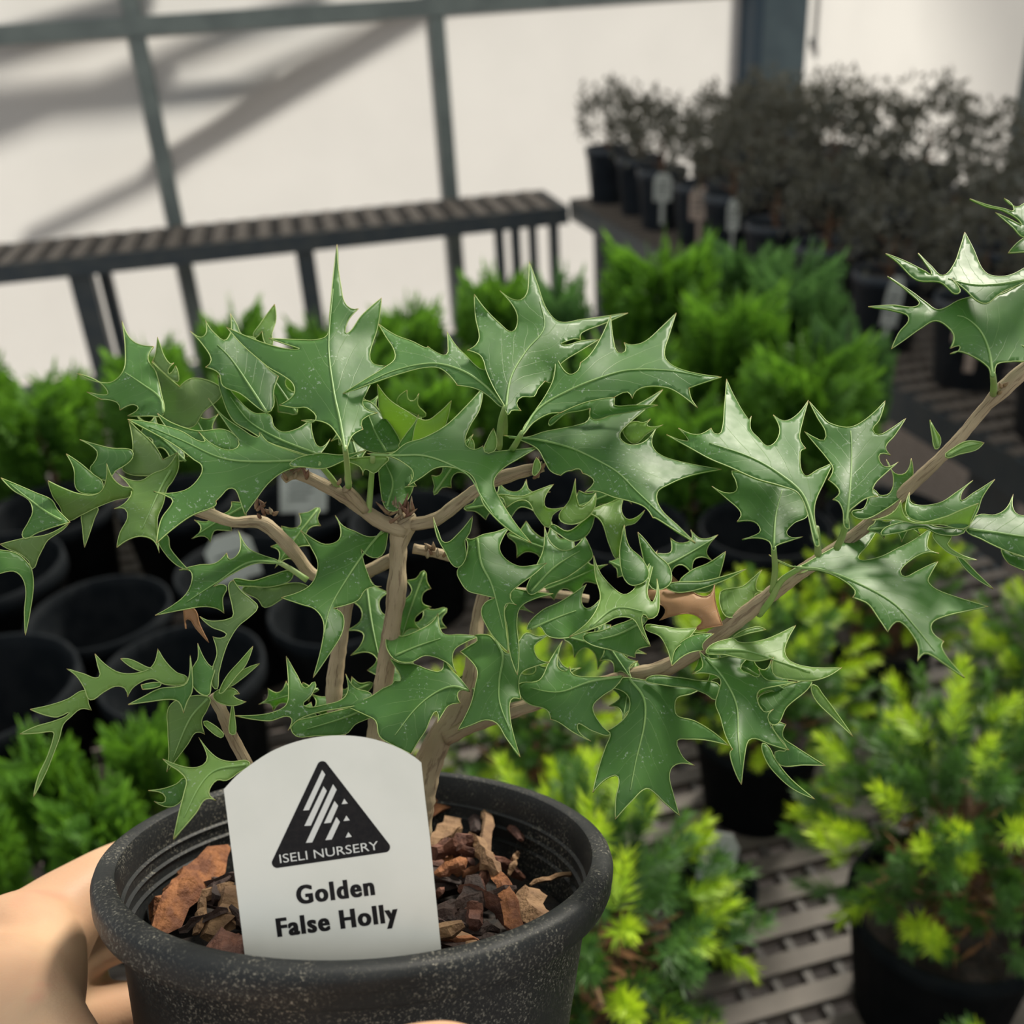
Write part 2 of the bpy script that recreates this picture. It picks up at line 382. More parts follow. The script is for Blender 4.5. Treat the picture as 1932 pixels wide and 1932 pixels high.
# ------------------------------------------------------------------ background plants
R = random.Random(7)
def rv(s=1.0): return Vector((R.gauss(0, s), R.gauss(0, s), R.gauss(0, s)))
def diamond(m, p, d, n, L, wd, a):             # one flat leaf piece
    s = d.cross(n); s = s.normalized() if s.length > 1e-6 else d.orthogonal().normalized()
    m.add([p, p + d * L * .45 + s * wd, p + d * L, p + d * L * .45 - s * wd], [(0, 1, 2, 3)], [a * .7, a, a + .25, a])
def cypress_foliage(h, r, n=75, slim=1.0):
    m = MB()
    for i in range(n):
        t = R.random() ** .8; ph = R.random() * 6.283
        up = .75 + .9 * t; d = Vector((math.cos(ph), math.sin(ph), up)).normalized()
        p = Vector((0, 0, h * (.03 + .72 * t))) + Vector((math.cos(ph), math.sin(ph), 0)) * r * .12
        L = (r * (1.15 - .55 * t) + .04) * R.uniform(.75, 1.1); n0 = (d.cross(Vector((0, 0, 1))).normalized() + rv(.5)).normalized()
        side = d.cross(n0).normalized(); k = 0; x = .18
        while x < 1.0:
            q = p + d * L * x + Vector((0, 0, -1)) * L * .10 * x * x
            w_ = L * .42 * (1.05 - x) + .010
            for sg in (-1, 1):
                dd = (d * .75 + side * sg + rv(.12)).normalized()
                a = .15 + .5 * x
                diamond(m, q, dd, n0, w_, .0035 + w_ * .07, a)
                for y in (.3, .55, .8):
                    for s2 in (-1, 1):
                        d3 = (dd * .8 + side.lerp(d, .5) * s2 * .7 + rv(.15)).normalized()
                        diamond(m, q + dd * w_ * y, d3, n0, w_ * .38 * (1.2 - y) + .006, .0032, a + .15)
            x += .115
        diamond(m, p + d * L * .9, d, n0, L * .25 + .01, .005, .75)
    return m
def stem_mesh(h, r, nb=7, spread=.5):
    m = MB(); m.tube([(0, 0, 0), (.004, 0, h * .4), (-.004, .004, h * .8)], [r, r * .8, r * .3], 6)
    for i in range(nb):
        ph = i * 2.4; z = h * (.15 + .5 * i / nb)
        m.tube([(0, 0, z), (math.cos(ph) * h * spread * .4, math.sin(ph) * h * spread * .4, z + h * .16)], [r * .5, r * .15], 5)
    return m
def pot_mesh(name, rt, h, mat):
    rb = rt * .78
    v, f = lathe([(rb * .2, .0), (rb, .0), (rt * .955, h * .86), (rt, h * .86), (rt * 1.01, h * .93), (rt, h), (rt * .95, h), (rt * .93, h * .9), (rb * .93, .012), (.0005, .012)], 28)
    return mesh(name, v, f, MATS[mat], True)
def shrub(name, fol, parts, pot, label, cat, group, soil=True, stem=None):
    e = empty(name); rt, h = pot[1], pot[2]
    link('pot', pot[0], e)
    v, f = lathe([(rt * .92, h * .86), (rt * .4, h * .87), (.0005, h * .88)], 20)
    link('soil', mesh('soil', v, f, MATS['soil']), e)
    if stem: o = link('stem', mesh('stem', stem.v, stem.f, MATS['twig_brown']), e); o.location = (0, 0, h * .87)
    for nm, m, mt, kd in parts:
        o = link(nm, mesh(nm, m.v, m.f, MATS[mt], False, m.a), e, None, kd); o.location = (0, 0, h * .87)
    tag(e, label, cat, group)
    return e
def place(proto, used, loc, sc, rz, label=None):
    o = proto if not used.get(proto.name) else copy_tree(proto)
    used[proto.name] = 1
    o.location = loc; o.scale = (sc[0], sc[0], sc[1]) if isinstance(sc, tuple) else (sc, sc, sc); o.rotation_euler = (0, 0, rz)
    if label: o['label'] = label
    rt, hp = (.105, .20) if 'dark' in o.name else (.105, .17) if 'empty' in o.name else (.075, .12)
    hz = loc[2] + hp * o.scale[2] * (.87 if 'empty' not in o.name else .66)
    c = MW.T @ np.array([loc[0], loc[1], loc[2] + hp * o.scale[2] - EYE]); PLACED.append((Vector(loc), rt * o.scale[0] * .8 * (1 if 'empty' not in o.name else 0), CX + F * c[0] / c[2], CX + F * c[1] / c[2], hz))
    return o
QUEUE = []
def trim(m, cap):                               # a clipped crown: sprays that stick out past the radius are cut off
    m.f = [q for q in m.f if all(math.hypot(m.v[i].x, m.v[i].y) <= cap for i in q)]
    keep = sorted({i for q in m.f for i in q}); at = {i: k for k, i in enumerate(keep)}
    m.v = [m.v[i] for i in keep]; m.a = [m.a[i] for i in keep]; m.f = [[at[i] for i in q] for q in m.f]
    return m
def reach(o):                                   # widest distance of any part from the plant's axis, unscaled
    return max(math.hypot(v.co.x, v.co.y) for ch in o.children for v in ch.data.vertices)
def settle(items, org, ax, ay, L, D, rounds=400):
    """move plants apart on their bench until no crown or pot meets another; what cannot move far enough is made slimmer"""
    ax2, ay2 = np.array(ax[:2]), np.array(ay[:2]); o2 = np.array(org[:2])
    q = np.array([[(np.array(it['loc'][:2]) - o2) @ ax2, (np.array(it['loc'][:2]) - o2) @ ay2] for it in items])
    rad = np.array([it['rad'] for it in items]); home = q.copy(); edge = np.array([it['pot'] for it in items]) + .035; ease = np.array([it.get('ease', 1.0) for it in items])[:, None]
    for k in range(rounds):
        d = q[:, None] - q[None]; dist = np.linalg.norm(d, axis=2) + np.eye(len(q)) * 9 + 1e-6
        ov = np.clip(rad[:, None] + rad[None] + .006 - dist, 0, None)
        q += ease * (d / dist[..., None] * ov[..., None]).sum(1) * .25 + (home - q) * .03 * (k < rounds * .6)
        q[:, 0] = np.clip(q[:, 0], edge, L - edge); q[:, 1] = np.clip(q[:, 1], edge, D - edge)
    d = np.linalg.norm(q[:, None] - q[None], axis=2) + np.eye(len(q)) * 9
    shrink = np.minimum(1, ((d - .004) / (rad[:, None] + rad[None])).min(1))
    for it, p, f in zip(items, q, shrink):
        w2 = o2 + ax2 * p[0] + ay2 * p[1]; it['loc'] = Vector((w2[0], w2[1], it['loc'][2])); it['sx'] *= f
    return items
used = {}
PLACED = []                                    # (foot, offset to the pot's near side, pixel of the pot's rim, soil height)
GP = pot_mesh('pot', .075, .12, 'black_pot')
GC = 'green cypress shrubs on the slatted bench'
cyp = [shrub('cypress_shrub', None, [('foliage', trim(cypress_foliage(.30, .15, 105), .125), 'cypress_foliage', 'stuff')], (GP, .075, .12),
             'bright green feathery cypress shrub in a black pot on the slatted bench', 'shrub', GC, stem=stem_mesh(.27, .008)) for _ in range(3)]
cyb = shrub('cypress_shrub', None, [('foliage', trim(cypress_foliage(.28, .15, 100), .125), 'cypress_blue', 'stuff')], (GP, .075, .12),
            'grey green feathery cypress shrub in a black pot on the slatted bench', 'shrub', 'grey green cypress shrubs', stem=stem_mesh(.25, .008))
# (pixel of the pot's foot on the bench, pixel height of the crown's top)
for i, (x, y, ty, wd) in enumerate([(30, 1040, 585, 1.0), (165, 1000, 655, 1.15), (-90, 960, 560, 1.1), (330, 905, 600, 1.0), (455, 840, 505, .75), (250, 850, 600, .8), (590, 840, 545, .8),
                              (700, 880, 570, 1.0), (790, 830, 530, .9), (870, 800, 470, .85), (960, 850, 590, 1.0), (1120, 850, 470, .6), (1235, 870, 435, 1.0), (1330, 900, 495, .95),
                              (1470, 830, 445, 1.0), (1570, 850, 440, .85), (1430, 960, 560, 1.15), (1590, 930, 560, .85), (1250, 980, 610, 1.1), (480, 960, 660, 1.0), (1060, 960, 620, .9), (820, 960, 650, 1.0),
                              (1370, 1010, 660, 1.0), (40, 1830, 1460, .9), (260, 1780, 1480, .85), (330, 1640, 1330, .7), (100, 930, 600, 1.0), (-40, 1120, 640, 1.0), (230, 1000, 640, .9), (640, 960, 640, .9), (150, 1700, 1440, .8)]):
    p = onz(x, y, .70)
    d = (p - Vector((0, 0, EYE))).dot(cdir((0, 0, 1)))
    q = P(x, ty, d)                              # height of the top above the bench at that distance
    hh = max(.2, min(.55, q.z - .70))
    proto = cyb if i in (15, 17, 11, 14) else cyp[i % 3]
    lb_, gr_ = None, None
    if proto is not cyb:
        wh, gr = (('beside the empty black pots', 'beside the black pots') if x < 300 and y < 1100 else ('behind the hand and the held pot', 'behind the hand') if y > 1500 else
                  ('below the empty wall bench', 'below the wall bench') if x < 1000 else ('in front of the bench of dark shrubs', 'by the dark shrubs'))
        lb_, gr_ = 'bright green feathery cypress shrub ' + wh, 'green cypress shrubs ' + gr
    QUEUE.append(dict(proto=proto, loc=p, sx=hh / .42 * wd * 1.0, sz=hh / .42, label=lb_, group=gr_, pot=.075))

def spruce_parts(r, h):
    nd, nw, dry = MB(), MB(), MB()
    for i in range(200):
        u = R.random(); ph = R.random() * 6.283; el = math.asin(u * 1.25 - .25)
        d = Vector((math.cos(ph) * math.cos(el), math.sin(ph) * math.cos(el), math.sin(el)))
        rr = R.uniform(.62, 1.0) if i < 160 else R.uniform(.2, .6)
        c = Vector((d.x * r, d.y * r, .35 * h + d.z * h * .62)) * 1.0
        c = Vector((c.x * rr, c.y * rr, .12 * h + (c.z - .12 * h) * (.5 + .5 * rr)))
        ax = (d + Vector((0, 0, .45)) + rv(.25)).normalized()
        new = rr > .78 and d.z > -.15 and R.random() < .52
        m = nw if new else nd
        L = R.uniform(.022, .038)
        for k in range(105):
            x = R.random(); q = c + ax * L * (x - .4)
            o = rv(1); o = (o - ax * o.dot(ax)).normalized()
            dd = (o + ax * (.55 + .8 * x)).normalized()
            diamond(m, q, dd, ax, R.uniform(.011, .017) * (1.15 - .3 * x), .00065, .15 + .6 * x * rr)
    for i in range(260):
        ph = R.random() * 6.283; q = Vector((math.cos(ph), math.sin(ph), 0)) * r * R.uniform(.05, .5); q.z = h * R.uniform(.02, .4)
        diamond(dry, q, (rv(1) + Vector((0, 0, .3))).normalized(), rv(1).normalized(), .03, .0022, 0)
    return nd, nw, dry
spr = []
for k in range(2):
    a, b, c = (trim(q, .136) for q in spruce_parts(.112, .21))
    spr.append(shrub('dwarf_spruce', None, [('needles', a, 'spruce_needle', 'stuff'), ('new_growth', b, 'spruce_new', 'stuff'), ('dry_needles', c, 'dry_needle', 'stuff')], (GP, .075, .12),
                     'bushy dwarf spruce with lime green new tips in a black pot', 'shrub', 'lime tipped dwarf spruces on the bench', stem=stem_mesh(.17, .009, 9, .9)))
# (pixel of the crown's middle, 0.19 m above the bench)
for i, (x, y, sc, lb) in enumerate([(1290, 1665, 1.12, 'lime tipped dwarf spruce close beside the held nursery pot'), (1720, 1660, 1.12, 'broad lime tipped dwarf spruce whose whole black pot shows'),
        (1935, 1330, 1.0, 'lime tipped dwarf spruce behind the broad spruce near the aisle'), (1490, 1400, .95, 'lime tipped dwarf spruce under the drooping holly leaves'),
        (1720, 1130, .85, 'lime tipped dwarf spruce below the tip of the long holly leaf'), (1100, 1370, .9, 'dwarf spruce half hidden behind the held nursery pot'),
        (2130, 1600, .95, 'lime tipped dwarf spruce at the aisle edge of the slatted bench'), (1960, 1960, .9, 'lime tipped dwarf spruce in front of the broad spruce')]):
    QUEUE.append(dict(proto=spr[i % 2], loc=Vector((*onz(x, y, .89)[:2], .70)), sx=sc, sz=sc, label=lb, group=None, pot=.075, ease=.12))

def dark_parts(r, h):
    m = MB()
    for i in range(760):
        ph = R.random() * 6.283; el = math.asin(R.uniform(-.35, 1)); rr = R.uniform(.45, 1) ** .6
        d = Vector((math.cos(ph) * math.cos(el), math.sin(ph) * math.cos(el), math.sin(el)))
        lump = 1 + .22 * math.sin(3 * ph + 1.3) * math.cos(2 * el + .5)
        c = Vector((d.x * r * rr * lump, d.y * r * rr * lump, h * .42 + d.z * h * .58 * rr * lump))
        dd = (d * .5 + rv(.8)).normalized(); L = R.uniform(.018, .032)
        diamond(m, c, dd, rv(1).normalized(), L, L * .27, R.random() * .9)
    return m
NP = pot_mesh('pot', .105, .20, 'navy_pot')
drk = [shrub('dark_shrub', None, [('foliage', trim(dark_parts(.16, .25), .155), 'dark_leaf', 'stuff')], (NP, .105, .20),
             'dark bronze leaved shrub in a black pot on the bench by the cream wall', 'shrub', 'dark bronze shrubs on the side bench', stem=stem_mesh(.15, .01, 6, .9)) for _ in range(3)]
ti = 0; DQ = []
for i in range(11):
    for j in range(3):
        p = RB0 + E1 * (.12 + i * .295 + R.uniform(-.02, .02)) + E2 * (.15 + j * .34 + R.uniform(-.02, .02)); p.z = .70
        if i == 0 and j == 1: continue
        c = MW.T @ np.array([p.x, p.y, .95 - EYE]); px = CX + F * c[0] / c[2]
        if px > 2150: continue
        sc = R.uniform(.84, 1.0)
        lb_ = 'dark bronze leaved shrub in a black pot ' + ('along the front edge of the side bench', 'in the second row on the side bench', 'against the cream glazing wall')[j]
        DQ.append(dict(proto=drk[ti % 3], loc=p, sx=sc, sz=sc * (1.2 if i < 5 else 1.1), label=lb_, group='dark bronze shrubs, ' + ('front row', 'second row', 'wall row')[j], pot=.10)); ti += 1
def set_out(items, *bench_frame):
    for it in items: it['rad'] = reach(it['proto']) * it['sx']
    for it in settle(items, *bench_frame):
        o = place(it['proto'], used, it['loc'], (it['sx'], it['sz']), R.random() * 6.28)
        for k in ('label', 'group'):
            if it[k]: o[k] = it[k]
set_out(DQ, RB0, E1, E2, 4.2, 1.05)

# empty black pots stacked on the left of the bench
bp = empty('empty_pot'); link('body', pot_mesh('body', .105, .17, 'black_pot'), bp)
tag(bp, 'empty black nursery pot standing on the slatted bench', 'pot', 'empty black pots on the bench')
for i, (x, y, s) in enumerate([(235, 1330, 1.0), (20, 1290, 1.15), (470, 1270, 1.0), (90, 1510, 1.2), (380, 1480, 1.05), (640, 1320, 1.0), (-140, 1420, 1.1), (620, 1130, 1.0), (330, 1110, 1.0), (120, 1140, 1.05),
                              (1010, 1130, 1.0), (820, 1130, 1.0), (1210, 1140, 1.0), (1390, 1170, 1.0), (1560, 1150, .95), (1540, 1290, .8), (1515, 1905, .5)]):
    wh = 'behind the twiggy left holly branch' if x < 560 else 'between the green cypresses and the held holly' if y < 1200 else 'beside the lime tipped spruces' if x > 1400 else 'behind the held nursery pot'
    QUEUE.append(dict(proto=bp, loc=onz(x, y, .70), sx=s * .86, sz=s * .95, label='empty black nursery pot ' + wh, group='empty black pots ' + wh, pot=.09, ease=1.0 if s > .55 else .12))
set_out(QUEUE, MB0, E1, -E2, 1.86, 2.3)
# white and pink name tags standing in the far pots
def stake(x, y, hang, wpx, hpx, tilt, matn, label, lean=0.0):
    tgt = min((q for q in PLACED if hang or q[1] == 0), key=lambda q: (q[2] - x) ** 2 + (q[3] - y) ** 2); PLACED.remove(tgt)
    p = tgt[0] + Vector((-tgt[0].x, -tgt[0].y, 0)).normalized() * tgt[1]; p.z = tgt[4] - .004
    if hang: p += Vector((-p.x, -p.y, 0)).normalized() * tgt[1] * .34
    d = (p - Vector((0, 0, EYE))).dot(cdir((0, 0, 1)))
    wd, h = wpx / F * d, hpx / F * d
    if hang: p.z -= h * .8
    e = empty('plant_tag', p); hd = math.atan2(p.x, p.y)
    e.rotation_euler = (lean, tilt, -hd)
    m = MB(); pts = [(-wd * .5, h * .35), (wd * .5, h * .35), (wd * .5, h * .85), (wd * .25, h), (-wd * .25, h), (-wd * .5, h * .85)]
    n = len(pts); m.add([(a, -.0005, b) for a, b in pts] + [(a, .0005, b) for a, b in pts], [tuple(range(n)), tuple(range(2 * n - 1, n - 1, -1))] + [(i, i + n, (i + 1) % n + n, (i + 1) % n) for i in range(n)])
    m.build('face', MATS[matn], e)
    m = MB(); m.box(-wd * .12, wd * .12, -.0005, .0005, -(min(.09, max(.02, p.z - .725)) if not hang else .03), h * .36); m.build('spike', MATS[matn], e)
    m = MB()
    for k in range(3): m.box(-wd * .32, wd * (.3 - .1 * k), -.0009, -.0006, h * (.72 - .1 * k), h * (.75 - .1 * k))
    m.build('print', MATS['tag_print'], e)
    tag(e, label, 'tag')
stake(475, 1150, 0, 85, 150, -.12, 'tag_white', 'pale blank tag between the black pots behind the holly stems')
stake(470, 1010, 0, 85, 150, .15, 'tag_white', 'pale upright tag behind the twiggy left branch')
stake(1515, 1850, 0, 66, 170, .12, 'tag_white', 'white tag leaning in a small pot behind a lime tipped spruce', -.15)
stake(1240, 340, 1, 34, 80, .02, 'tag_white', 'pale green tag on a pot at the front of the dark shrubs')
stake(1330, 360, 1, 38, 95, 0.0, 'tag_pink', 'pinkish card on a pot among the dark shrubs')
stake(1275, 400, 1, 22, 90, 0.0, 'tag_white', 'narrow pale tag hanging below the dark shrubs')
stake(1650, 520, 1, 30, 150, .1, 'tag_white', 'long pale tag between dark shrubs and green cypress')
stake(1850, 640, 1, 75, 90, .0, 'tag_pink', 'beige square card under the side bench edge')

# ------------------------------------------------------------------ the potted false holly
AX = np.array([.0157, -1, -.0565]); AX /= np.linalg.norm(AX)
PC = np.array([(682.2 - CX) / F * .3116, (1593.2 - CX) / F * .3116, .3116])       # rim centre, camera axes
axw = cdir(AX); ux = cdir((1, 0, 0)); ux = (ux - axw * ux.dot(axw)).normalized(); uy = axw.cross(ux)
PCW = camw(PC); POTH = .135
ROOT = PCW - axw * POTH
def potp(x, y, z): return PCW + ux * x + uy * y + axw * z            # pot frame: z up from the rim plane, +y away from the viewer
holly = empty('potted_false_holly', ROOT)
tag(holly, 'spiny leaved false holly in a dusty black nursery pot held in a hand', 'potted plant')
RR = .0775
prof = [(.0005, -POTH), (.0525, -POTH), (.0545, -POTH + .002), (.0700, -.0150), (.0709, -.0118), (.0716, -.0112), (.0748, -.0108), (.0764, -.0098), (.0772, -.0078), (.0772, -.0052), (.0775, -.0050), (.0776, -.0028), (.0770, -.0010),
        (.0758, -.0002), (.0742, .0003), (.0722, .0003), (.0712, -.0002), (.0706, -.0016), (.0700, -.0060), (.0698, -.0095), (.0688, -.0100), (.0694, -.0104), (.0692, -.0138), (.0681, -.0143), (.0688, -.0147), (.0686, -.0182), (.0674, -.0187), (.0680, -.0191), (.0660, -.036), (.052, -POTH + .003), (.0005, -POTH + .003)]
v, f = lathe(prof, 128)
o = link('pot', mesh('pot', [potp(*p) - ROOT for p in v], f, MATS['pot_plastic'], True), holly); o.data.set_sharp_from_angle(angle=math.radians(38))
# soil
m = MB(); n = 40; vv = [(0, 0, -.026)]; RG = random.Random(3)
for i in range(1, 9):
    for k in range(n):
        r = .0668 * i / 8; a = 2 * math.pi * k / n
        vv.append((r * math.cos(a), r * math.sin(a), -.028 + RG.uniform(-.0025, .0025) * (i < 8)))
ff = [(0, 1 + k, 1 + (k + 1) % n) for k in range(n)] + [(1 + (i - 1) * n + k, 1 + i * n + k, 1 + i * n + (k + 1) % n, 1 + (i - 1) * n + (k + 1) % n) for i in range(1, 8) for k in range(n)]
link('soil', mesh('soil', [potp(*p) - ROOT for p in vv], ff, MATS['soil'], True), holly)

# -------- stems, traced as (pixel x, pixel y, camera depth, radius in pixels)
def stem(name, pts, mat='bark', parent=holly, n=14, rough=.06, smooth=True):
    sp, _ = spline(pts, 9)
    m = MB(); rg = random.Random(len(pts) * 13 + int(pts[0][0]))
    m.tube([P(p[0], p[1], p[2]) for p in sp], [p[3] / F * p[2] * (1 + rg.uniform(-rough, rough)) for p in sp], n)
    o = m.build(name, MATS[mat], parent, smooth, loc=ROOT)
    ga = o.data.attributes.new('grain', 'FLOAT_VECTOR', 'POINT'); w3 = [P(p[0], p[1], p[2]) for p in sp]; al = 0.0; gv = []
    for i, p in enumerate(sp):
        if i: al += (w3[i] - w3[i - 1]).length
        for k in range(n): gv += [math.cos(2 * math.pi * k / n) * .0028, math.sin(2 * math.pi * k / n) * .0028, al * .13]
    ga.data.foreach_set('vector', gv)
    return o
Z = .310
stem('trunk', [(705, 1640, Z, 20), (706, 1480, Z, 20), (708, 1400, Z, 18), (722, 1300, Z, 18), (738, 1190, Z, 17), (747, 1130, Z, 18), (748, 1112, Z, 20), (750, 1090, Z, 17), (752, 1030, Z, 17), (757, 1005, Z, 22), (765, 985, Z - .001, 24), (772, 968, Z - .002, 14)])
stem('stem', [(640, 1640, Z + .006, 17), (636, 1480, Z + .006, 16), (638, 1390, Z + .006, 15), (630, 1310, Z + .006, 16), (640, 1220, Z + .006, 15), (650, 1150, Z + .006, 15), (660, 1110, Z + .008, 14), (700, 1075, Z + .01, 12), (745, 1050, Z + .006, 10)])
stem('stem', [(780, 1620, Z + .012, 28), (800, 1470, Z + .012, 28), (828, 1395, Z + .012, 25), (862, 1345, Z + .012, 23), (885, 1290, Z + .014, 17), (895, 1230, Z + .016, 14), (905, 1150, Z + .02, 12), (930, 1060, Z + .02, 10)])
stem('branch', [(840, 1390, Z + .010, 18), (890, 1368, Z + .009, 15), (1000, 1330, Z + .006, 14), (1100, 1300, Z + .004, 13), (1190, 1275, Z + .001, 14), (1260, 1258, Z - .002, 16), (1340, 1208, Z - .006, 16), (1420, 1148, Z - .010, 15), (1500, 1087, Z - .014, 14), (1570, 1040, Z - .016, 13), (1640, 988, Z - .019, 12), (1720, 915, Z - .022, 12), (1800, 838, Z - .025, 11), (1862, 765, Z - .027, 11), (1892, 735, Z - .028, 16), (1940, 690, Z - .030, 13), (2010, 620, Z - .032, 10)])
stem('branch', [(765, 1002, Z - .002, 15), (720, 985, Z - .004, 15), (680, 958, Z - .006, 13), (640, 932, Z - .009, 12), (590, 905, Z - .011, 12), (555, 893, Z - .012, 12), (535, 905, Z - .012, 8)])
stem('branch', [(690, 962, Z - .007, 10), (665, 935, Z - .011, 11), (652, 920, Z - .013, 9)])
stem('branch', [(775, 990, Z - .002, 12), (822, 980, Z - .005, 13), (870, 945, Z - .008, 12), (915, 915, Z - .010, 12), (960, 897, Z - .012, 13), (1025, 880, Z - .012, 10)])
stem('branch', [(745, 1052, Z + .004, 12), (700, 1075, Z + .008, 12), (640, 1082, Z + .006, 12), (592, 1085, Z + .004, 12), (560, 1048, Z + .001, 13), (520, 1005, Z - .003, 13), (490, 985, Z - .006, 13), (440, 985, Z - .009, 10), (395, 970, Z - .011, 12), (365, 962, Z - .012, 10)])
stem('branch', [(520, 1560, Z - .01, 11), (490, 1490, Z - .014, 11), (465, 1440, Z - .018, 11), (436, 1385, Z - .021, 11), (415, 1335, Z - .023, 11), (398, 1312, Z - .024, 9)])
stem('branch', [(780, 1035, Z + .004, 10), (830, 1045, Z + .006, 10), (870, 1060, Z + .010, 9), (940, 1110, Z + .014, 9), (1040, 1120, Z + .018, 9), (1110, 1130, Z + .02, 8)])
rg = random.Random(11)
for (cx_, cy_, nn, zz, spread, ml) in ((768, 975, 16, Z - .004, 40, 26), (560, 892, 9, Z - .014, 20, 17), (500, 965, 8, Z - .008, 20, 15), (1000, 888, 8, Z - .014, 26, 15), (650, 918, 5, Z - .014, 12, 14), (830, 1045, 8, Z + .003, 26, 16), (1885, 738, 4, Z - .030, 10, 9)):
    for k in range(nn):
        x, y = cx_ + rg.uniform(-spread, spread), cy_ + rg.uniform(-12, 14); a = rg.uniform(-2.6, -.5); L = rg.uniform(.6, 1.3) * ml
        stem('bud_scale', [(x, y, zz, 3), (x + math.cos(a) * L * .4, y + math.sin(a) * L * .4, zz - .002, 4.2), (x + math.cos(a) * L * 1.2, y + math.sin(a) * L * 1.2, zz - .003, .5)], 'bud_scale' if rg.random() < .7 else 'bark', n=6)

# -------- leaves: outlines in crop coordinates (crop letter, points; ! marks a spine tip)
CROP = {'A': (0, 400, 2.76), 'B': (600, 400, 2.415), 'C': (0, 950, 2.76), 'D': (600, 900, 2.76), 'E': (1100, 900, 2.76), 'F': (1232, 350, 2.414), 'G': (1432, 600, 2.76)}
def parse(s, c='A'):
    pts, sh = [], []
    for t in s.split():
        if t[0] == '@': c = t[1]; continue
        tip = t.endswith('!'); x, y = t.rstrip('!').split(','); ox, oy, k = CROP[c]
        pts.append((ox + float(x) / k, oy + float(y) / k)); sh.append(tip)
    return pts, sh
LR = random.Random(5)
def leaf(z, gx, gy, fold, mat, outline, mid=None, pet=None, tipz=.0022, curl=0.0):
    """z: camera depth offset in mm at the leaf's middle; gx, gy: depth slope across the picture; fold: rise of the sides off the midrib"""
    pts, sh = parse(outline)
    ol, src = spline(pts, 6.0, True, sh)
    ol = np.array(ol)
    keep = [0]
    for i in range(1, len(ol)):
        if np.linalg.norm(ol[i] - ol[keep[-1]]) > 1.2: keep.append(i)
    ol = ol[keep]; src = [src[i] for i in keep]
    c = ol.mean(0); tips = [np.array(p) for p, s in zip(pts, sh) if s]
    if mid: mp = np.array(spline(parse(mid, outline[1])[0], 3)[0])
    else:
        far = max(tips, key=lambda p: np.linalg.norm(p - c)) if tips else ol[0]
        opp = ol[np.argmax(np.linalg.norm(ol - far, axis=1))]
        mp = np.array(spline([opp * .8 + c * .2, c, far], 3)[0])
    z0 = .300 + z / 1000.0; S_ = F / z0; gy *= 1.45; fold *= 1.7; tipz *= 1.5
    tz = [LR.uniform(-1, .6) * tipz for _ in tips]
    seg = np.cumsum(np.r_[0, np.linalg.norm(np.diff(mp, axis=0), axis=1)]); Lm = max(seg[-1], 1)
    wave = (LR.uniform(0, 6), LR.uniform(.5, 1.2) * .0011)
    def depth(q):
        q = np.atleast_2d(q)
        dm = np.linalg.norm(q[:, None] - mp[None], axis=2); i = dm.argmin(1); d = dm.min(1)
        nx = np.gradient(mp, axis=0); sg = np.sign(nx[i, 0] * (q[:, 1] - mp[i, 1]) - nx[i, 1] * (q[:, 0] - mp[i, 0]))
        u = seg[i] / Lm; sg = np.tanh(sg * d / 12.0)
        dz = (gx * (q[:, 0] - c[0]) + gy * (q[:, 1] - c[1])) / S_ + fold * np.sqrt((d / S_) ** 2 + .0015 ** 2) + curl * (u - .4) ** 2 * .02
        dz += wave[1] * np.sin(wave[0] + u * 9 + sg * 1.2) * np.clip(d / 45, 0, 1)
        for t, a in zip(tips, tz): dz += a * np.exp(-((q - t) ** 2).sum(1) / (2 * 34.0 ** 2))
        return z0 + dz, u, d * sg
    # interior points
    lo, hi = ol.min(0), ol.max(0); st_ = 7.5
    gxs, gys = np.meshgrid(np.arange(lo[0], hi[0], st_), np.arange(lo[1], hi[1], st_))
    gp = np.c_[gxs.ravel() + LR.random(), gys.ravel()]
    inside = np.zeros(len(gp), bool); j = len(ol) - 1
    for i in range(len(ol)):
        xi, yi, xj, yj = ol[i, 0], ol[i, 1], ol[j, 0], ol[j, 1]
        if yi != yj:
            cnd = ((yi > gp[:, 1]) != (yj > gp[:, 1])) & (gp[:, 0] < (xj - xi) * (gp[:, 1] - yi) / (yj - yi) + xi); inside ^= cnd
        j = i
    gp = gp[inside]
    if len(gp):
        dmin = np.full(len(gp), 1e9)
        for i in range(len(ol)): dmin = np.minimum(dmin, np.linalg.norm(gp - ol[i], axis=1))
        gp = gp[dmin > 3.5]
    allp = [Vector(p) for p in ol] + [Vector(p) for p in gp]
    vs_, _, fs, _, _, _ = delaunay_2d_cdt(allp, [], [list(range(len(ol)))], 1, 1e-4)
    q = np.array([(v_[0], v_[1]) for v_ in vs_])
    dz, u, dv = depth(q)
    verts = [P(q[i, 0], q[i, 1], dz[i]) - ROOT for i in range(len(q))]
    fs = [tuple(f_) for f_ in fs]
    e1 = cdir((0, 0, 1)); out = []
    for f_ in fs:
        nn = (verts[f_[1]] - verts[f_[0]]).cross(verts[f_[2]] - verts[f_[0]])
        out.append(f_ if nn.dot(e1) < 0 else f_[::-1])
    me = mesh('leaf', verts, out, MATS[mat], True)
    uvl = me.uv_layers.new(name='leaf')
    idx = np.empty(len(me.loops), int); me.loops.foreach_get('vertex_index', idx)
    uvl.data.foreach_set('uv', np.c_[u[idx], dv[idx] / 90.0].ravel())
    o = link('leaf', me, holly)
    so = o.modifiers.new('thickness', 'SOLIDIFY'); so.thickness = .0004; so.offset = -1
    # pale margin, its backlit rim painted in by colour
    zo, _, _ = depth(ol)
    tint = []
    for (i, t) in src:
        n_ = len(pts); dd = min([(t if sh[i] else 9), ((1 - t) if sh[(i + 1) % n_] else 9)])
        tint.append(max(0.0, 1 - dd * 5))
    loop = list(range(len(ol))) + [0]
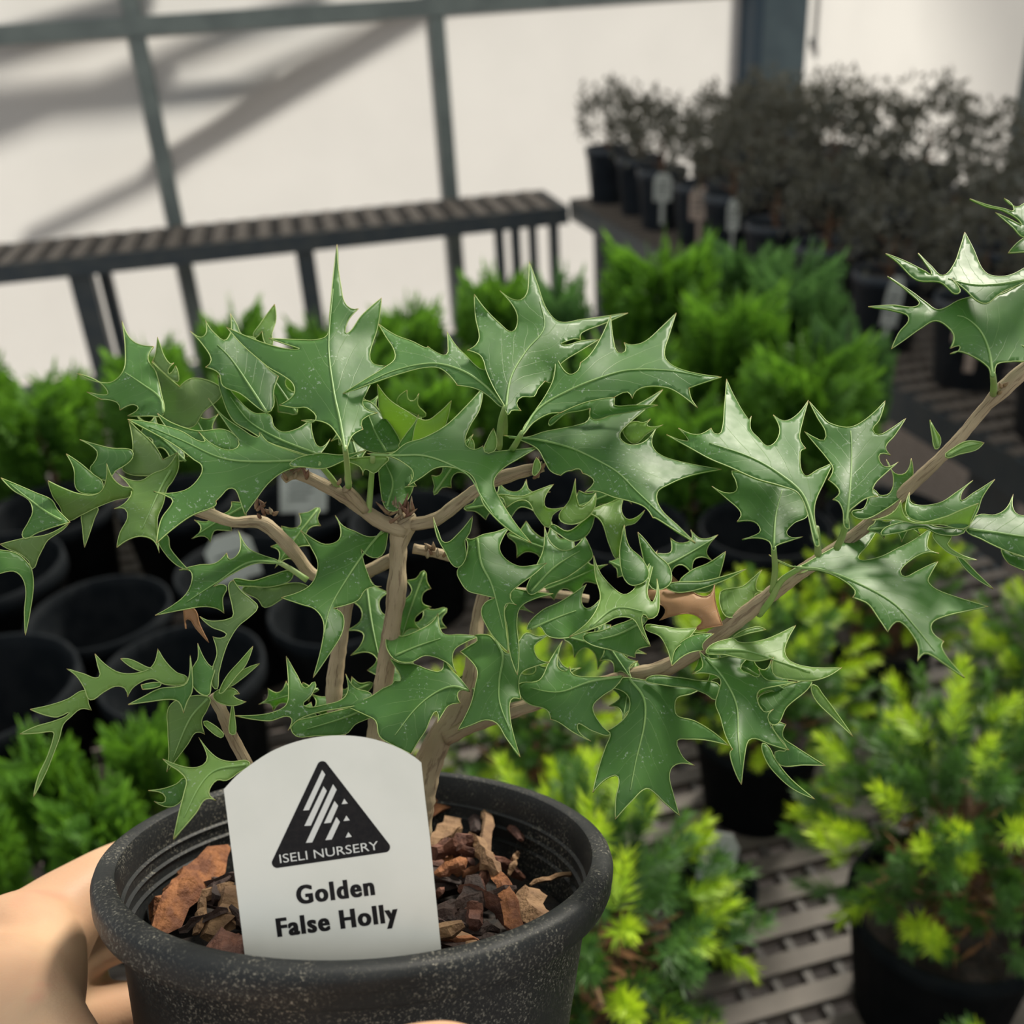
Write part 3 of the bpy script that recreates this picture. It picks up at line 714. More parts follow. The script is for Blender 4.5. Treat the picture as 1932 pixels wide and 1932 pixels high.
    m = MB(); m.tube([P(ol[k, 0], ol[k, 1], zo[k]) for k in loop], [.00015 * (1.0 if tint[k] < .5 else .8) for k in loop], 4, False, [tint[k] for k in loop])
    m.build('margin', MATS['leaf_margin'] if mat != 'leaf_dead' else MATS['leaf_dead'], o, True, loc=ROOT)
    if mat == 'leaf_dead': o.children[0].data.uv_layers.new(name='leaf')
    if mid and mat != 'leaf_dead':
        mp = mp[::3]; k0 = len(mp); zm, _, _ = depth(mp)
        m = MB(); m.tube([P(mp[k, 0], mp[k, 1], zm[k] - .00012) for k in range(k0)], [.00042 * (1 - .72 * k / k0) for k in range(k0)], 5, True, None)
        m.build('midrib', MATS['midrib'], o, True, loc=ROOT)
    if pet:
        pp = parse(pet, outline[1])[0]; zz = depth(np.array(pp))[0]; zb = zz[0]
        k = len(pp); zs = [zb + (min(Z - .004, zb + .02) - zb) * i / (k - 1) for i in range(k)]
        sp, _ = spline([(p[0], p[1], z_) for p, z_ in zip(pp, zs)], 8)
        m = MB(); m.tube([P(*s_) for s_ in sp], [.00075 + .0003 * i / len(sp) for i in range(len(sp))], 7); m.build('petiole', MATS['petiole'], o, True, loc=ROOT)
    return o
G_, Y_, U_, D_ = 'leaf_green', 'leaf_young_and_backlit', 'leaf_under', 'leaf_dead'
LEAVES = [
 # far left group
 (4, .1, -.5, .25, G_, '@A 850,1055 780,1062 665,1062! 715,1010 625,1032! 610,992 525,975! 452,937! 560,933 400,840! 560,890 640,830 652,720 635,565! 690,670 800,700! 770,765 810,830 838,940', '850,1050 835,970 740,895 650,835'),
 (9, .2, -.2, .2, U_, '@A 795,775! 810,735 820,650! 838,705 855,750 885,790 905,785! 875,822 882,845 915,800! 930,850 925,885 860,842', None),
 (13, -.2, -.3, .2, U_, '@A 790,780! 850,838 935,910! 1010,865 1140,905 1150,960 1060,1040 1000,1120 900,1100 845,1060 830,900', None),
 (8, .2, -.6, .25, G_, '@A 990,620! 1060,648 1070,565! 1110,625 1180,665 1200,530! 1235,590 1260,640 1330,660 1375,790 1450,855! 1425,930 1425,1010 1390,1045 1250,945 1160,905 1140,840 1070,808! 1100,770 1055,690', '1390,1045 1310,920 1200,760 1120,680'),
 (13, .1, -.3, .1, Y_, '@A 1430,480! 1350,590 1320,650 1365,620! 1385,690 1420,690 1415,640 1437,560', None),
 (-8, .15, -.65, .28, G_, '@A 1755,170! 1735,330 1715,540 1705,640 1650,665 1550,665 1400,658! 1480,685 1555,715 1400,690 1180,600! 1260,690 1350,770 1400,810 1470,850 1525,895 1530,950 1455,1005! 1540,1020 1600,1020 1645,1080 1570,1085! 1700,1100 1770,1180 1795,1235 @B 130,1078 155,1020 205,990! 200,950 270,915! 205,880 222,820 250,770 310,700! 250,690 235,650 270,530 290,390! 200,470 130,555 135,500 185,440! 150,440 120,410 105,340 92,250', '1798,1245 1770,1080 1740,940 1712,700 1735,400', '1795,1225 1805,1300 1815,1430'),
 (-16, .25, -.75, .3, G_, '@A 665,1080! 800,1100 940,1140 1060,1198 1035,1145! 1100,1205 1190,1240 1245,1210 1190,1120 1085,970! 1160,1060 1260,1130 1340,1175 1352,1145! 1400,1200 1500,1240 1590,1270 1645,1290 1590,1315 1480,1350 1400,1410 1330,1500 1275,1575! 1250,1500 1225,1445 1190,1440 1150,1480 1125,1505! 1120,1530 1000,1580 900,1650 815,1725! 840,1600 900,1505 870,1480 800,1455! 880,1465 980,1440 1045,1370 1050,1320 1010,1290 940,1235 870,1190 760,1130', '1630,1290 1330,1300 1150,1280 950,1190 760,1110'),
 (2, .1, -.6, .2, G_, '@A 1135,850! 1150,940 1210,1080 1300,1140 1400,1200 1500,1235 1620,1270 1660,1265 1720,1180! 1665,1225 1630,1170 1620,1080! 1545,1130 1470,1145 1425,1115 1405,1055 1320,1045 1230,965 1180,900', '1650,1260 1450,1180 1300,1090 1190,950'),
 (-6, .1, -.4, .2, G_, '@A 820,1050! 900,1100 1030,1140 1175,1135 1260,1210 1230,1245 1050,1205 900,1150', None),
 (4, .1, -.2, .2, U_, '@A 670,1085! 715,1130 800,1210 848,1290! 920,1255! 905,1330 880,1370 790,1375 640,1345 690,1270', None),
 (0, .2, -.4, .25, G_, '@A 415,1185! 480,1205 580,1230 685,1240 690,1280 650,1320 600,1350 560,1400 470,1345 500,1290 505,1245', None),
 (-5, .2, -.3, .25, G_, '@A 345,1260! 420,1310 490,1370 530,1400 532,1450 480,1470 400,1445 385,1340', None),
 (-8, .1, .3, .2, U_, '@A 250,1400! 320,1435 400,1465 480,1475 530,1450 555,1380 555,1310! 590,1390 640,1430 690,1440 680,1480 600,1500 500,1540 420,1580 350,1605 310,1530 275,1480', None),
 (-4, .1, -.1, .1, U_, '@A 430,1560 505,1535 490,1600 440,1747! 430,1650', None),
 (-10, .2, -.5, .25, G_, '@A 5,1385! 100,1425 180,1460 270,1500 300,1550 365,1615! 280,1640 200,1668 120,1695 150,1610 170,1560 150,1500 70,1450', '320,1605 240,1560 120,1470 40,1405'),
 (-13, .1, .2, .2, U_, '@C 0,212! 120,182 250,160 362,98! 330,135 250,190 228,225 200,280 170,340 150,300 100,260 40,235', None),
 (-11, .2, -.2, .2, G_, '@C -60,250 20,245 90,262 140,305 165,345 174,430 157,560 132,687! 128,560 135,450 115,385 70,352 -60,360', None),
 (-12, .3, -.6, .35, Y_, '@A 600,1352! 660,1390 730,1400 800,1360 870,1330 925,1250! 930,1330 900,1400 870,1440 850,1520 820,1600 830,1775! 800,1710 740,1688 670,1705 608,1747! 625,1670 665,1590 650,1545 595,1545! 645,1520 685,1465 670,1420', '890,1345 840,1430 780,1560 740,1650'),
 (-8, .1, -.2, .1, G_, '@C 825,185 870,165 885,230 930,290 982,347! 920,320 860,260', None),
 # upper middle group
 (-2, .2, -.65, .28, G_, '@B 850,885 800,800 765,720 755,680 735,650 680,630! 720,605 735,570 718,480 712,375! 760,440 830,510 885,545 910,490 890,430 828,358! 880,395 925,400 952,370 960,300 962,225! 1000,330 1040,440 1100,500 1200,490 1412,460! 1300,510 1200,552 1195,582! 1165,578 1110,605 1200,588 1282,580! 1200,630 1120,680 1075,730 1065,775 1035,770! 1000,810 985,840 930,842 905,870 925,905! 880,905 865,925', '855,900 880,750 950,630 1030,528 1010,400', '852,890 832,960 825,1075'),
 (-10, .2, -.75, .28, G_, '@B 275,510! 350,560 430,590 492,620 500,612! 540,640 585,650 592,605 588,545! 630,610 680,660 720,700 758,720 767,690! 772,740 805,800 850,885 830,885 780,840 720,805 635,790! 600,745 550,710 480,710 380,735 270,772 100,835! 200,772 300,710 350,668 342,620 310,570', '848,885 760,790 650,720 520,690 350,722 200,788', '848,880 852,950 850,1010'),
 (-11, -.15, -.75, .26, G_, '@B 930,1010 980,920 1040,830 1075,750 1080,625! 1100,690 1145,740 1185,722 1195,688! 1240,650 1290,570 1333,470! 1345,580 1365,640 1400,635 1395,595! 1430,606 1490,590 1570,520 1632,460! 1600,560 1578,650 1612,697 1700,730 1838,752! 1750,780 1690,802! 1700,850 1730,893! 1650,830 1590,800 1500,795 1450,815 1432,850! 1410,820 1370,832 1350,845! 1300,850 1210,870 1105,915! 1050,920 980,960', '925,1015 1000,900 1150,810 1300,750 1420,720 1600,722 1750,748', '930,1005 905,1050 880,1090'),
 (-18, .0, -.7, .3, G_, '@B 225,1100! 330,1104 400,1055 480,1030 580,975 680,880 752,800! 735,900 690,980 670,1050 705,1082 752,1065! 765,1090 860,1086 1002,1072! 920,1120 840,1170 800,1230 830,1310 900,1420 972,1508! 860,1440 760,1340 735,1280 700,1200 620,1165 540,1165 470,1210 408,1248! 435,1190 400,1150 330,1114', '240,1106 350,1110 480,1110 600,1150 690,1205 740,1290 800,1380', '250,1110 245,1200 230,1380'),
 (-14, .1, -.4, .2, G_, '@A 1510,1310 1650,1258 1780,1265 1905,1240! 1780,1300 1690,1335 1590,1328', None, '1660,1310 1720,1380 1790,1480'),
 (-14, .1, -.3, .2, Y_, '@B 100,1132! 230,1115 320,1120 290,1160 255,1190 215,1172 205,1200! 190,1160', None),
 (4, .1, .3, .2, Y_, '@B 270,785! 325,855 400,905 490,950 550,915 607,860! 585,960 555,1020 500,1060 400,1060 330,1000 280,900 275,840', None),
 (-2, .1, .1, .1, G_, '@B 460,922! 440,985 420,1060 370,1075 395,1020 440,960', None),
 (12, .1, .2, .2, U_, '@B 360,870 405,812! 422,862 460,828! 455,880 490,930 430,915', None),
 (2, .1, -.3, .25, G_, '@B 160,930 210,860 290,922! 345,990 375,1070 320,1098 220,1085 150,1020', '310,1090 260,1000 220,900'),
 (6, .2, -.3, .2, G_, '@B 285,1120 340,1110 420,1115 440,1200 420,1290 360,1360 310,1350 285,1260', '315,1340 340,1230 300,1130'),
 (-15, -.15, -.75, .3, G_, '@B 848,1018! 950,1026 1030,1002 1100,988 1180,972 1230,950 1240,890! 1250,946 1330,930 1450,880 1570,810! 1500,890 1420,960 1375,1010 1385,1042 1430,1062 1490,1045 1545,978! 1520,1050 1550,1100 1640,1135 1838,1172! 1700,1200 1600,1240 1545,1280 1560,1350 1640,1430 1720,1508! 1600,1432 1540,1395 1525,1392! 1490,1345 1430,1320 1350,1300 1270,1272 1212,1278! 1258,1230 1240,1205 1205,1190! 1190,1170 1155,1178! 1130,1182 1105,1200! 1060,1180 1030,1130 1000,1080 930,1042', '870,1025 1000,1038 1150,1075 1290,1140 1370,1190 1450,1270 1600,1412'),
 (2, -.1, -.4, .2, Y_, '@B 1390,985 1440,955 1485,960 1515,943! 1500,975 1572,970! 1500,1010 1445,1055 1405,1030', None),
 (2, -.1, -.4, .2, G_, '@B 1050,965 1130,905 1210,870 1350,845 1348,880 1430,880 1548,880! 1430,910 1330,928 1250,945 1240,895! 1200,905 1130,918', None),
 (-10, 0, -.2, .2, Y_, '@B 758,1092 775,1030 800,985! 815,1050 800,1092', None),
 (-10, 0, -.2, .2, Y_, '@B 978,1195 982,1150 995,1118! 1015,1160 990,1200', None),
 (-6, 0, -.2, .2, Y_, '@B 680,1090 690,1050 700,1030! 712,1060 705,1095', None),
 # centre group
 (-10, .25, -.55, .3, G_, '@C 1565,140! 1620,230 1655,310 1640,390 1590,445 1465,490! 1570,525 1640,550 1685,620 1675,740 1630,908! @D 60,920 125,810 130,720 80,682! 150,665 210,640 250,585 330,570! 285,560 262,510 240,450 225,375! 265,412 310,420 345,390 360,320 372,225! 340,290 270,312 190,282 130,255 90,200! 118,270 110,325 60,350 15,345', '@D 362,250 260,370 150,530 60,690 30,830'),
 (-14, -.1, -.6, .3, G_, '@D 745,285! 790,325 860,300 930,285 1002,255! 960,320 945,375 980,430 1050,465 1120,460 1190,448! 1120,510 1050,560 1000,610 1012,650 1035,667! 980,660 970,700 980,800 992,914! 920,840 870,760 850,700 870,655 925,630! 850,612 780,592 740,540 725,490 770,420 778,340', '830,320 850,450 900,550 930,650 965,790'),
 (-6, .1, -.4, .3, G_, '@D 600,210! 625,280 660,342 730,295 805,203! 790,290 765,330 770,420 720,470 660,385 620,310', None),
 (-9, -.1, -.4, .2, G_, '@D 1000,575! 1110,597 1225,608! 1110,640 1050,682 1035,760 1046,900 1038,1032! 1000,920 985,780 970,700 1000,640', None),
 (-11, 0, -.6, .3, G_, '@D 740,910! 800,872 830,852 812,822! 870,820 900,830 960,900 1000,920 1050,850 1085,812 1150,830 1225,806! 1160,850 1125,880 1135,930 1160,955 1207,965! 1120,990 1060,1020 1045,1080 1057,1157! 1005,1160 1000,1250 1020,1350 1052,1457! 980,1360 930,1282 870,1265 800,1290 728,1317! 770,1240 800,1170 820,1080 830,1010 790,950', '925,850 962,930 945,1050 945,1170 1000,1320'),
 (-9, .1, -.6, .3, G_, '@D 370,940! 430,970 500,975 580,1005 640,1010 655,945! 690,1000 740,1050 792,1115! 740,1110 725,1140 742,1177! 680,1190 650,1230 620,1282! 618,1220 590,1250 560,1320 520,1380 485,1442! 440,1420 380,1390 320,1350 300,1270 250,1240 125,1185! 260,1150 340,1100 385,1080 400,1060 428,1062 428,1035 410,1000', '785,1112 700,1090 600,1130 500,1215 400,1345'),
 (4, .1, -.5, .25, G_, '@D 365,800! 430,830 520,800 590,760 625,710! 635,790 660,820 740,820 842,830! 770,860 710,900 700,960 722,1022! 660,960 560,930 480,965 400,950 355,880', '400,930 520,880 640,840'),
 (-4, -.2, -.6, .3, G_, '@D 1045,1080 1150,1060 1205,960 1272,853! 1245,980 1285,1012 1310,988! 1330,1030 1450,1042 1592,1035! 1540,1100 1480,1140 1430,1200 1480,1300 1520,1342 1430,1322 1350,1292 1422,1376! 1330,1330 1250,1275 1212,1262! 1190,1212 1100,1182 1055,1140', '1580,1038 1420,1065 1250,1120 1090,1095'),
 (-12, 0, -.7, .35, Y_, '@D 1435,410! 1470,500 1530,570 1590,612 1640,590 1690,510 1767,383! 1730,520 1715,610 1745,650 1765,530! 1778,640 1765,720 1720,740! 1695,715 1685,750 1702,810 1732,882! 1680,800 1640,740 1560,730 1480,770 1308,832! 1400,760 1450,690 1470,620 1445,520', '1420,780 1530,690 1600,680 1690,700'),
 (-3, .1, -.6, .3, G_, '@D 1088,790 1160,700 1260,650 1340,600 1397,558! 1370,640 1400,685 1467,638! 1440,720 1380,790 1310,835 1200,830 1150,775', '1110,790 1250,730 1360,690'),
 (2, .1, -.5, .35, G_, '@D 1180,258! 1210,340 1270,382 1330,370 1387,308! 1430,400 1420,430 1300,520 1200,560 1095,605 1130,480 1172,380', '1110,595 1230,470 1370,380'),
 (-2, .1, -.5, .25, G_, '@D 1570,400 1580,320 1595,248! 1620,360 1690,430 1720,520 1640,565 1590,520', None),
 (3, -.1, -.5, .25, G_, '@D 1665,288! 1705,330 1760,400 1830,470 1830,560 1740,580 1700,450', None),
 (6, .1, -.4, .3, Y_, '@D 1345,215 1450,160 1530,130 1597,93! 1580,180 1620,222 1702,173! 1650,240 1592,262 1560,422 1520,360 1470,225 1400,190', None),
 (4, .1, -.4, .25, Y_, '@D 1255,215 1310,120 1340,8! 1360,150 1400,140 1447,83! 1430,180 1340,245', None),
 (0, .1, -.4, .3, Y_, '@D 935,92 1060,100 1140,70 1227,38! 1180,110 1190,160 1292,155! 1220,200 1200,262 1140,205 1080,122 978,162! 965,115', None),
 (8, .1, -.4, .2, G_, '@D 1210,250 1300,282 1380,230 1442,180! 1410,290 1330,335 1260,302', None),
 # right of centre
 (0, .1, -.5, .3, D_, '@E 400,452! 480,530 540,580 620,622 665,610 685,550! 690,650 727,772! 640,787 590,792 620,750 560,712 470,722 398,747! 430,690 380,650 320,600 430,582 462,560', '400,640 550,660 700,740'),
 (-9, .1, -.7, .3, Y_, '@E 640,905 780,838 805,858 870,862 960,842 1030,812 1107,773! 1065,850 1050,910 1080,960 1180,990 1347,992! 1270,1040 1180,1062 1080,1055 1000,1035 985,1000 992,940! 900,958 830,945 740,925', '660,900 850,905 1020,960 1200,1020'),
 (-14, .05, -.6, .3, G_, '@E 605,905! 660,945 760,932 903,913! 840,960 820,1000 860,1022 915,1040 915,1000! 950,1052 1010,1062 1118,1068! 1000,1090 920,1110 905,1150 940,1220 992,1210! 962,1250 1000,1330 1072,1422! 970,1390 900,1362 862,1372 842,1450 825,1602! 790,1530 765,1440 778,1418! 740,1340 715,1250 690,1180 705,1120 715,1052 650,1022 568,1026! 622,990 618,950', '640,940 740,1060 800,1190 808,1350 822,1500'),
 (-10, .1, -.45, .3, G_, '@E 205,1045 330,1060 450,1085 622,1100! 560,1130 490,1150 478,1192 490,1242 580,1270 680,1330 757,1397! 640,1370 540,1365 490,1372 500,1420 530,1470 582,1502! 510,1490 465,1510 450,1560 470,1650 502,1762! 420,1690 380,1650 330,1622 260,1680 168,1782! 170,1680 182,1560 120,1572 50,1642! 80,1520 120,1400 142,1345 130,1320! 200,1272 238,1220 240,1150 200,1112 122,1095! 190,1072', '240,1050 315,1150 320,1280 275,1480 245,1640'),
 (-2, .1, -.4, .2, G_, '@E 1115,1068 1192,1070 1060,1200 1000,1292 940,1222 912,1150 1000,1110', None),
 (-4, .1, -.4, .2, G_, '@E 985,1290 1057,1288! 1040,1350 1100,1400 1262,1502! 1150,1500 1030,1500 1000,1432 1062,1420', None),
 (0, .1, -.4, .2, G_, '@E 933,1388 970,1410 1000,1470 1080,1570 1207,1677! 1090,1622 1000,1542 950,1470', None),
 (-6, .1, -.2, .1, Y_, '@E 1188,1085 1220,1090 1240,1120 1300,1200 1407,1352! 1300,1252 1210,1160', None),
 (6, .1, -.5, .25, G_, '@E 505,560 560,490 650,450 742,388! 720,480 690,560 640,602', None),
 (4, .1, -.4, .2, G_, '@E 430,562 640,540 852,478! 700,552 500,602', None),
 (4, .1, -.5, .3, Y_, '@E 715,600 760,582 830,570 880,530 932,483! 900,580 952,595! 890,622 942,640! 850,700 760,732 720,690', None),
 (0, .1, -.4, .2, Y_, '@E 785,830 900,780 952,795! 870,812', None),
 (-10, .1, -.3, .3, Y_, '@E 322,780 400,775 500,790 592,785! 540,850 480,900 462,987! 440,900 400,830', None),
 (-12, .1, -.6, .3, G_, '@E 462,985! 475,900 560,832 682,815! 622,870 628,902! 540,922', None),
 (0, .1, -.4, .2, G_, '@E 0,830 100,800 200,762 330,732 300,800 352,882! 280,902 272,942! 150,902 40,872', '320,750 180,820 60,850'),
 (2, .1, -.4, .2, G_, '@E 330,1050 480,1042 600,1060 700,1075 720,1120 690,1160 640,1130 560,1100 430,1085', None),
 # right branch
 (-24, .15, -.7, .3, G_, '@F 115,1105! 200,1135 265,1105! 280,1130 310,1125 325,1010 335,882! 370,960 435,1065 448,1050! 445,1110 480,1150 520,1187 560,1165 577,1110 548,1045! 600,1072 655,1045 708,978! 680,1080 668,1150 695,1197! 670,1215 690,1320 750,1295 822,1262! 780,1350 740,1440 735,1510 757,1640 740,1640 700,1480 660,1400 590,1370 470,1335 350,1282 260,1245 160,1190 62,1135! 160,1165 150,1140', '748,1610 690,1420 600,1330 450,1240 250,1170', '745,1560 750,1620 752,1680'),
 (-18, .1, -.6, .3, G_, '@F 268,1370! 330,1400 380,1390 375,1340 360,1300 480,1340 590,1372 670,1400 705,1500 640,1540 610,1590 682,1600! 600,1625 560,1642 550,1665 530,1622 480,1605 405,1612! 470,1590 490,1570 460,1530 383,1530! 400,1490 340,1430', '550,1650 560,1500 590,1380', '550,1650 556,1750 545,1850'),
 (-22, -.1, -.65, .3, G_, '@F 712,985! 770,1050 800,1080 880,1102 930,1090 1000,1040 1058,980! 1030,1070 1000,1112 1028,1135 1080,1110 1152,1060! 1100,1140 1060,1190 1082,1228! 1035,1222 1030,1250 1060,1282 1117,1260! 1060,1310 1010,1360 1000,1400 1027,1415! 970,1425 920,1460 890,1490 885,1565 865,1480 845,1440 818,1430! 850,1400 835,1370 798,1340! 820,1290 790,1240 740,1180 690,1120! 740,1150 780,1160 785,1120 750,1060', '882,1540 900,1350 905,1200 900,1110', '882,1530 865,1590 838,1650'),
 (-12, .1, -.5, .2, G_, '@F 905,1490 960,1470 1000,1380 1030,1410 1080,1400 1095,1330 1063,1248! 1100,1310 1150,1310 1177,1243! 1180,1340 1130,1420 1050,1480 960,1520', None),
 (-22, -.1, -.6, .3, G_, '@F 1168,1398! 1182,1450 1300,1447 1390,1392 1457,1343! 1400,1430 1460,1400 1557,1338! 1500,1420 1475,1490 1420,1560 1300,1540 1180,1520 1150,1480', None),
 (-26, -.1, .2, .2, Y_, '@F 998,1525! 1090,1492 1130,1433! 1150,1510 1210,1535 1330,1510 1400,1480 1482,1448! 1450,1520 1430,1562 1330,1547 1200,1540 1100,1522', None),
 (-21, -.1, -.6, .2, G_, '@F 1038,1582 1130,1535 1230,1532 1280,1552 1422,1570 1390,1592 1300,1587 1230,1557 1110,1582', None),
 (-24, -.15, -.6, .3, G_, '@F 1423,1562 1480,1502 1560,1500 1610,1470 1640,1406! 1650,1490 1720,1500 1800,1450! 1780,1560 1860,1600! 1780,1650 1740,1720! 1690,1692 1600,1660 1500,1612', '1440,1565 1560,1580 1700,1600 1800,1600'),
 (-20, -.1, -.4, .2, G_, '@F 1590,1640 1640,1680 1740,1710 1760,1770! 1690,1752 1620,1722!', None),
 (-24, -.1, -.3, .2, Y_, '@F 1278,1580 1360,1600 1340,1632 1400,1680 1477,1706! 1390,1692 1320,1652', None),
 (-22, -.1, -.3, .1, G_, '@F 1383,1690 1410,1700 1480,1770 1550,1837! 1450,1772', None),
 (-28, -.1, -.75, .28, G_, '@G 52,1233! 130,1275 200,1295 290,1250 380,1200 480,1150 622,1090! 600,1130 560,1190 515,1247 540,1262 640,1240 720,1200 800,1160 902,1088! 880,1150 880,1200 937,1226! 870,1220 790,1260 735,1320 760,1347 820,1320 880,1290 932,1268! 890,1340 880,1370 920,1410 1020,1450 1192,1502! 1080,1525 960,1555 900,1590 905,1640 962,1684! 950,1712 990,1780 1072,1872! 980,1810 900,1755 860,1745 825,1787! 830,1712 800,1650 750,1590 715,1580 670,1634! 620,1560 570,1490 520,1465 488,1455! 500,1420 430,1360 340,1320 270,1310 205,1332! 250,1306 150,1290', '200,1300 330,1312 500,1375 700,1485 820,1615 920,1740', '220,1300 120,1365 60,1470 0,1545'),
 (-30, .1, -.5, .25, G_, '@F 980,552! 1090,545 1210,545 1170,490 1068,413! 1180,485 1240,530 1300,566 1400,520 1500,500 1570,500 1690,440 1790,380! 1760,520 1770,640! 1710,790 1640,800 1565,815 1548,870 1530,830 1480,790 1400,755 1353,766! 1400,737 1355,742! 1372,700 1360,660 1290,615 1220,650 1150,700 1086,744! 1120,670 1165,602 1100,570', '1548,870 1530,750 1490,660 1420,600 1370,592', '1548,860 1552,900 1550,950'),
 (-26, .1, -.8, .25, G_, '@F 1060,310! 1150,345 1240,390 1270,405 1240,352 1208,308! 1270,370 1320,410 1370,360 1400,280 1420,213! 1460,290 1500,380 1540,410 1620,410 1700,370 1790,310! 1760,400 1690,442 1600,480 1570,500 1520,537 1470,520 1430,480 1358,423! 1390,492 1310,440 1200,428 1110,345', '1690,430 1560,450 1450,450 1330,420'),
 (-28, 0, -.6, .2, G_, '@F 1443,60! 1530,90 1600,105 1645,112 1600,58! 1655,98 1690,82 1750,60! 1750,200 1690,235 1640,190 1560,123! 1620,150 1680,175 1600,115 1520,95', None),
 (-28, 0, -.6, .2, G_, '@F 1618,307! 1660,260 1700,235 1760,220! 1750,300 1690,302', None),
 (-24, .1, -.3, .2, Y_, '@F 1285,1200 1270,1130 1262,1068! 1285,1110 1310,1150 1305,1190', '1300,1190 1280,1120 1265,1080'),
 (-26, -.1, -.5, .2, Y_, '@F 1332,1235 1370,1195 1430,1165 1508,1172! 1470,1205 1400,1222', '1340,1230 1420,1190 1495,1173'),
 (-30, 0, -.2, .2, Y_, '@F 1630,745 1650,725 1700,740 1700,780 1660,770', None),
 # lower left twig
 (-28, .1, -.3, .2, Y_, '@C 158,1072! 260,1050 350,1020 445,975 460,1040 477,1077! 420,1070 370,1110 330,1150 310,1220 280,1300 240,1400 175,1527! 200,1420 250,1310 282,1200 270,1187 200,1195 103,1200! 190,1160 290,1130 362,1090 300,1112 230,1100', None),
 (-26, .1, -.4, .25, Y_, '@C 495,783! 550,840 620,880 700,885 790,850 822,756! 860,820 920,880 975,905 960,940 860,942 790,912 700,952 665,1007! 650,962 600,952 540,982 470,1022 440,962 400,900 348,860! 430,885 515,905 508,840', None),
 (-30, .1, -.4, .25, G_, '@C 668,1047! 740,1010 830,965 960,945 985,900 990,788! 1002,900 1000,980 975,1030 955,1092! 930,1032 880,1020 790,1030', None),
 (-24, .1, -.2, .1, Y_, '@C 628,808! 680,812 760,850 800,870 740,875 680,850', None),
 (-27, 0, -.3, .1, G_, '@C 735,945! 835,932 832,952 742,968!', None),
 (-25, 0, -.4, .25, G_, '@C 1030,728! 1060,800 1100,850 1122,840 1100,930 1080,1000 1000,942 1005,852 1030,812', None),
 (-20, 0, -.5, .2, Y_, '@C 1140,985 1180,900 1250,820 1317,743! 1280,840 1230,900 1160,985', None),
 (-18, 0, -.4, .15, Y_, '@C 1195,930 1260,870 1352,833! 1250,920 1190,955', None),
 (-20, 0, -.3, .2, Y_, '@C 1110,1000 1200,960 1247,990! 1215,1002 1282,1032! 1190,1052', None),
 (-20, 0, .2, .2, U_, '@C 880,1060 960,1010 1090,1010 1080,1070 1050,1130 1067,1202! 1020,1192 980,1250 920,1330 870,1397! 880,1300 875,1180', '1080,1015 990,1120 900,1330'),
 (-18, 0, -.3, .2, Y_, '@C 1060,1135 1100,1145 1165,1200 1150,1220 1080,1170', None),
 (-18, 0, -.3, .2, Y_, '@C 1195,1195 1200,1100 1210,1035! 1222,1110 1225,1200', None),
 (-20, 0, -.3, .2, U_, '@C 1040,588! 1100,612 1210,592 1212,550 1190,425 1215,398! 1260,460 1310,500 1342,540 1300,590 1240,640 1190,720 1160,800 1140,880 1120,965 1108,860 1130,780 1108,693! 1150,702 1180,680 1100,642', None),
 (-36, .1, -.5, .3, Y_, '@C 848,1330! 920,1360 1000,1377 1060,1360 1080,1320 1035,1218! 1090,1290 1140,1330 1200,1345 1300,1350 1240,1402 1180,1442 1130,1440 1090,1490 1092,1522 1127,1547! 1070,1540 1020,1612 903,1747! 930,1620 960,1500 970,1440 930,1392 880,1360', '1280,1360 1120,1390 1040,1470 950,1650'),
 (-26, 0, -.3, .2, G_, '@C 773,1495! 850,1485 920,1460 962,1430 972,1470 950,1540 890,1580 803,1552! 860,1552 850,1512', None),
 (-2, .1, -.5, .3, G_, '@C 808,582! 900,530 970,470 1000,400 990,350 933,345! 1040,320 1120,312 1180,258! 1200,292 1250,240 1240,138! 1290,230 1370,270 1452,300 1430,312 1330,312 1200,372 1110,432! 1180,432 1160,490 1167,572! 1130,547 1060,537 960,552', '1470,310 1300,305 1130,410 960,520', '1450,305 1520,345 1600,400'),
 (4, .0, -.2, .2, D_, '@C 955,555! 1012,550 1040,630 1087,724! 1020,650 978,600 965,652!', '1000,560 1030,620 1070,690'),
 (8, .1, -.3, .2, G_, '@C 1215,405 1320,402 1420,372 1520,350 1512,400 1420,432 1330,432', None),
 (10, .1, -.2, .2, U_, '@C 1265,440 1400,432 1602,430 1480,490 1380,542 1345,500', None),
 (-6, .1, -.6, .3, G_, '@C 1222,1105! 1380,1097 1480,1060 1502,1010 1490,793! 1550,900 1590,962 1640,930 1620,1000 1580,1050 1680,1050 1800,1002 1800,888! 1850,960 1932,990 1930,1032 1800,1062 1680,1082 1560,1122 1500,1182! 1510,1112 1400,1132', None),
 (2, .1, -.4, .2, G_, '@C 1520,1150 1640,1110 1780,1075 1930,1040 1960,1090 1850,1150 1800,1200 1640,1210 1540,1210', '1930,1060 1780,1120 1580,1180'),
]
for L_ in LEAVES: leaf(*L_)
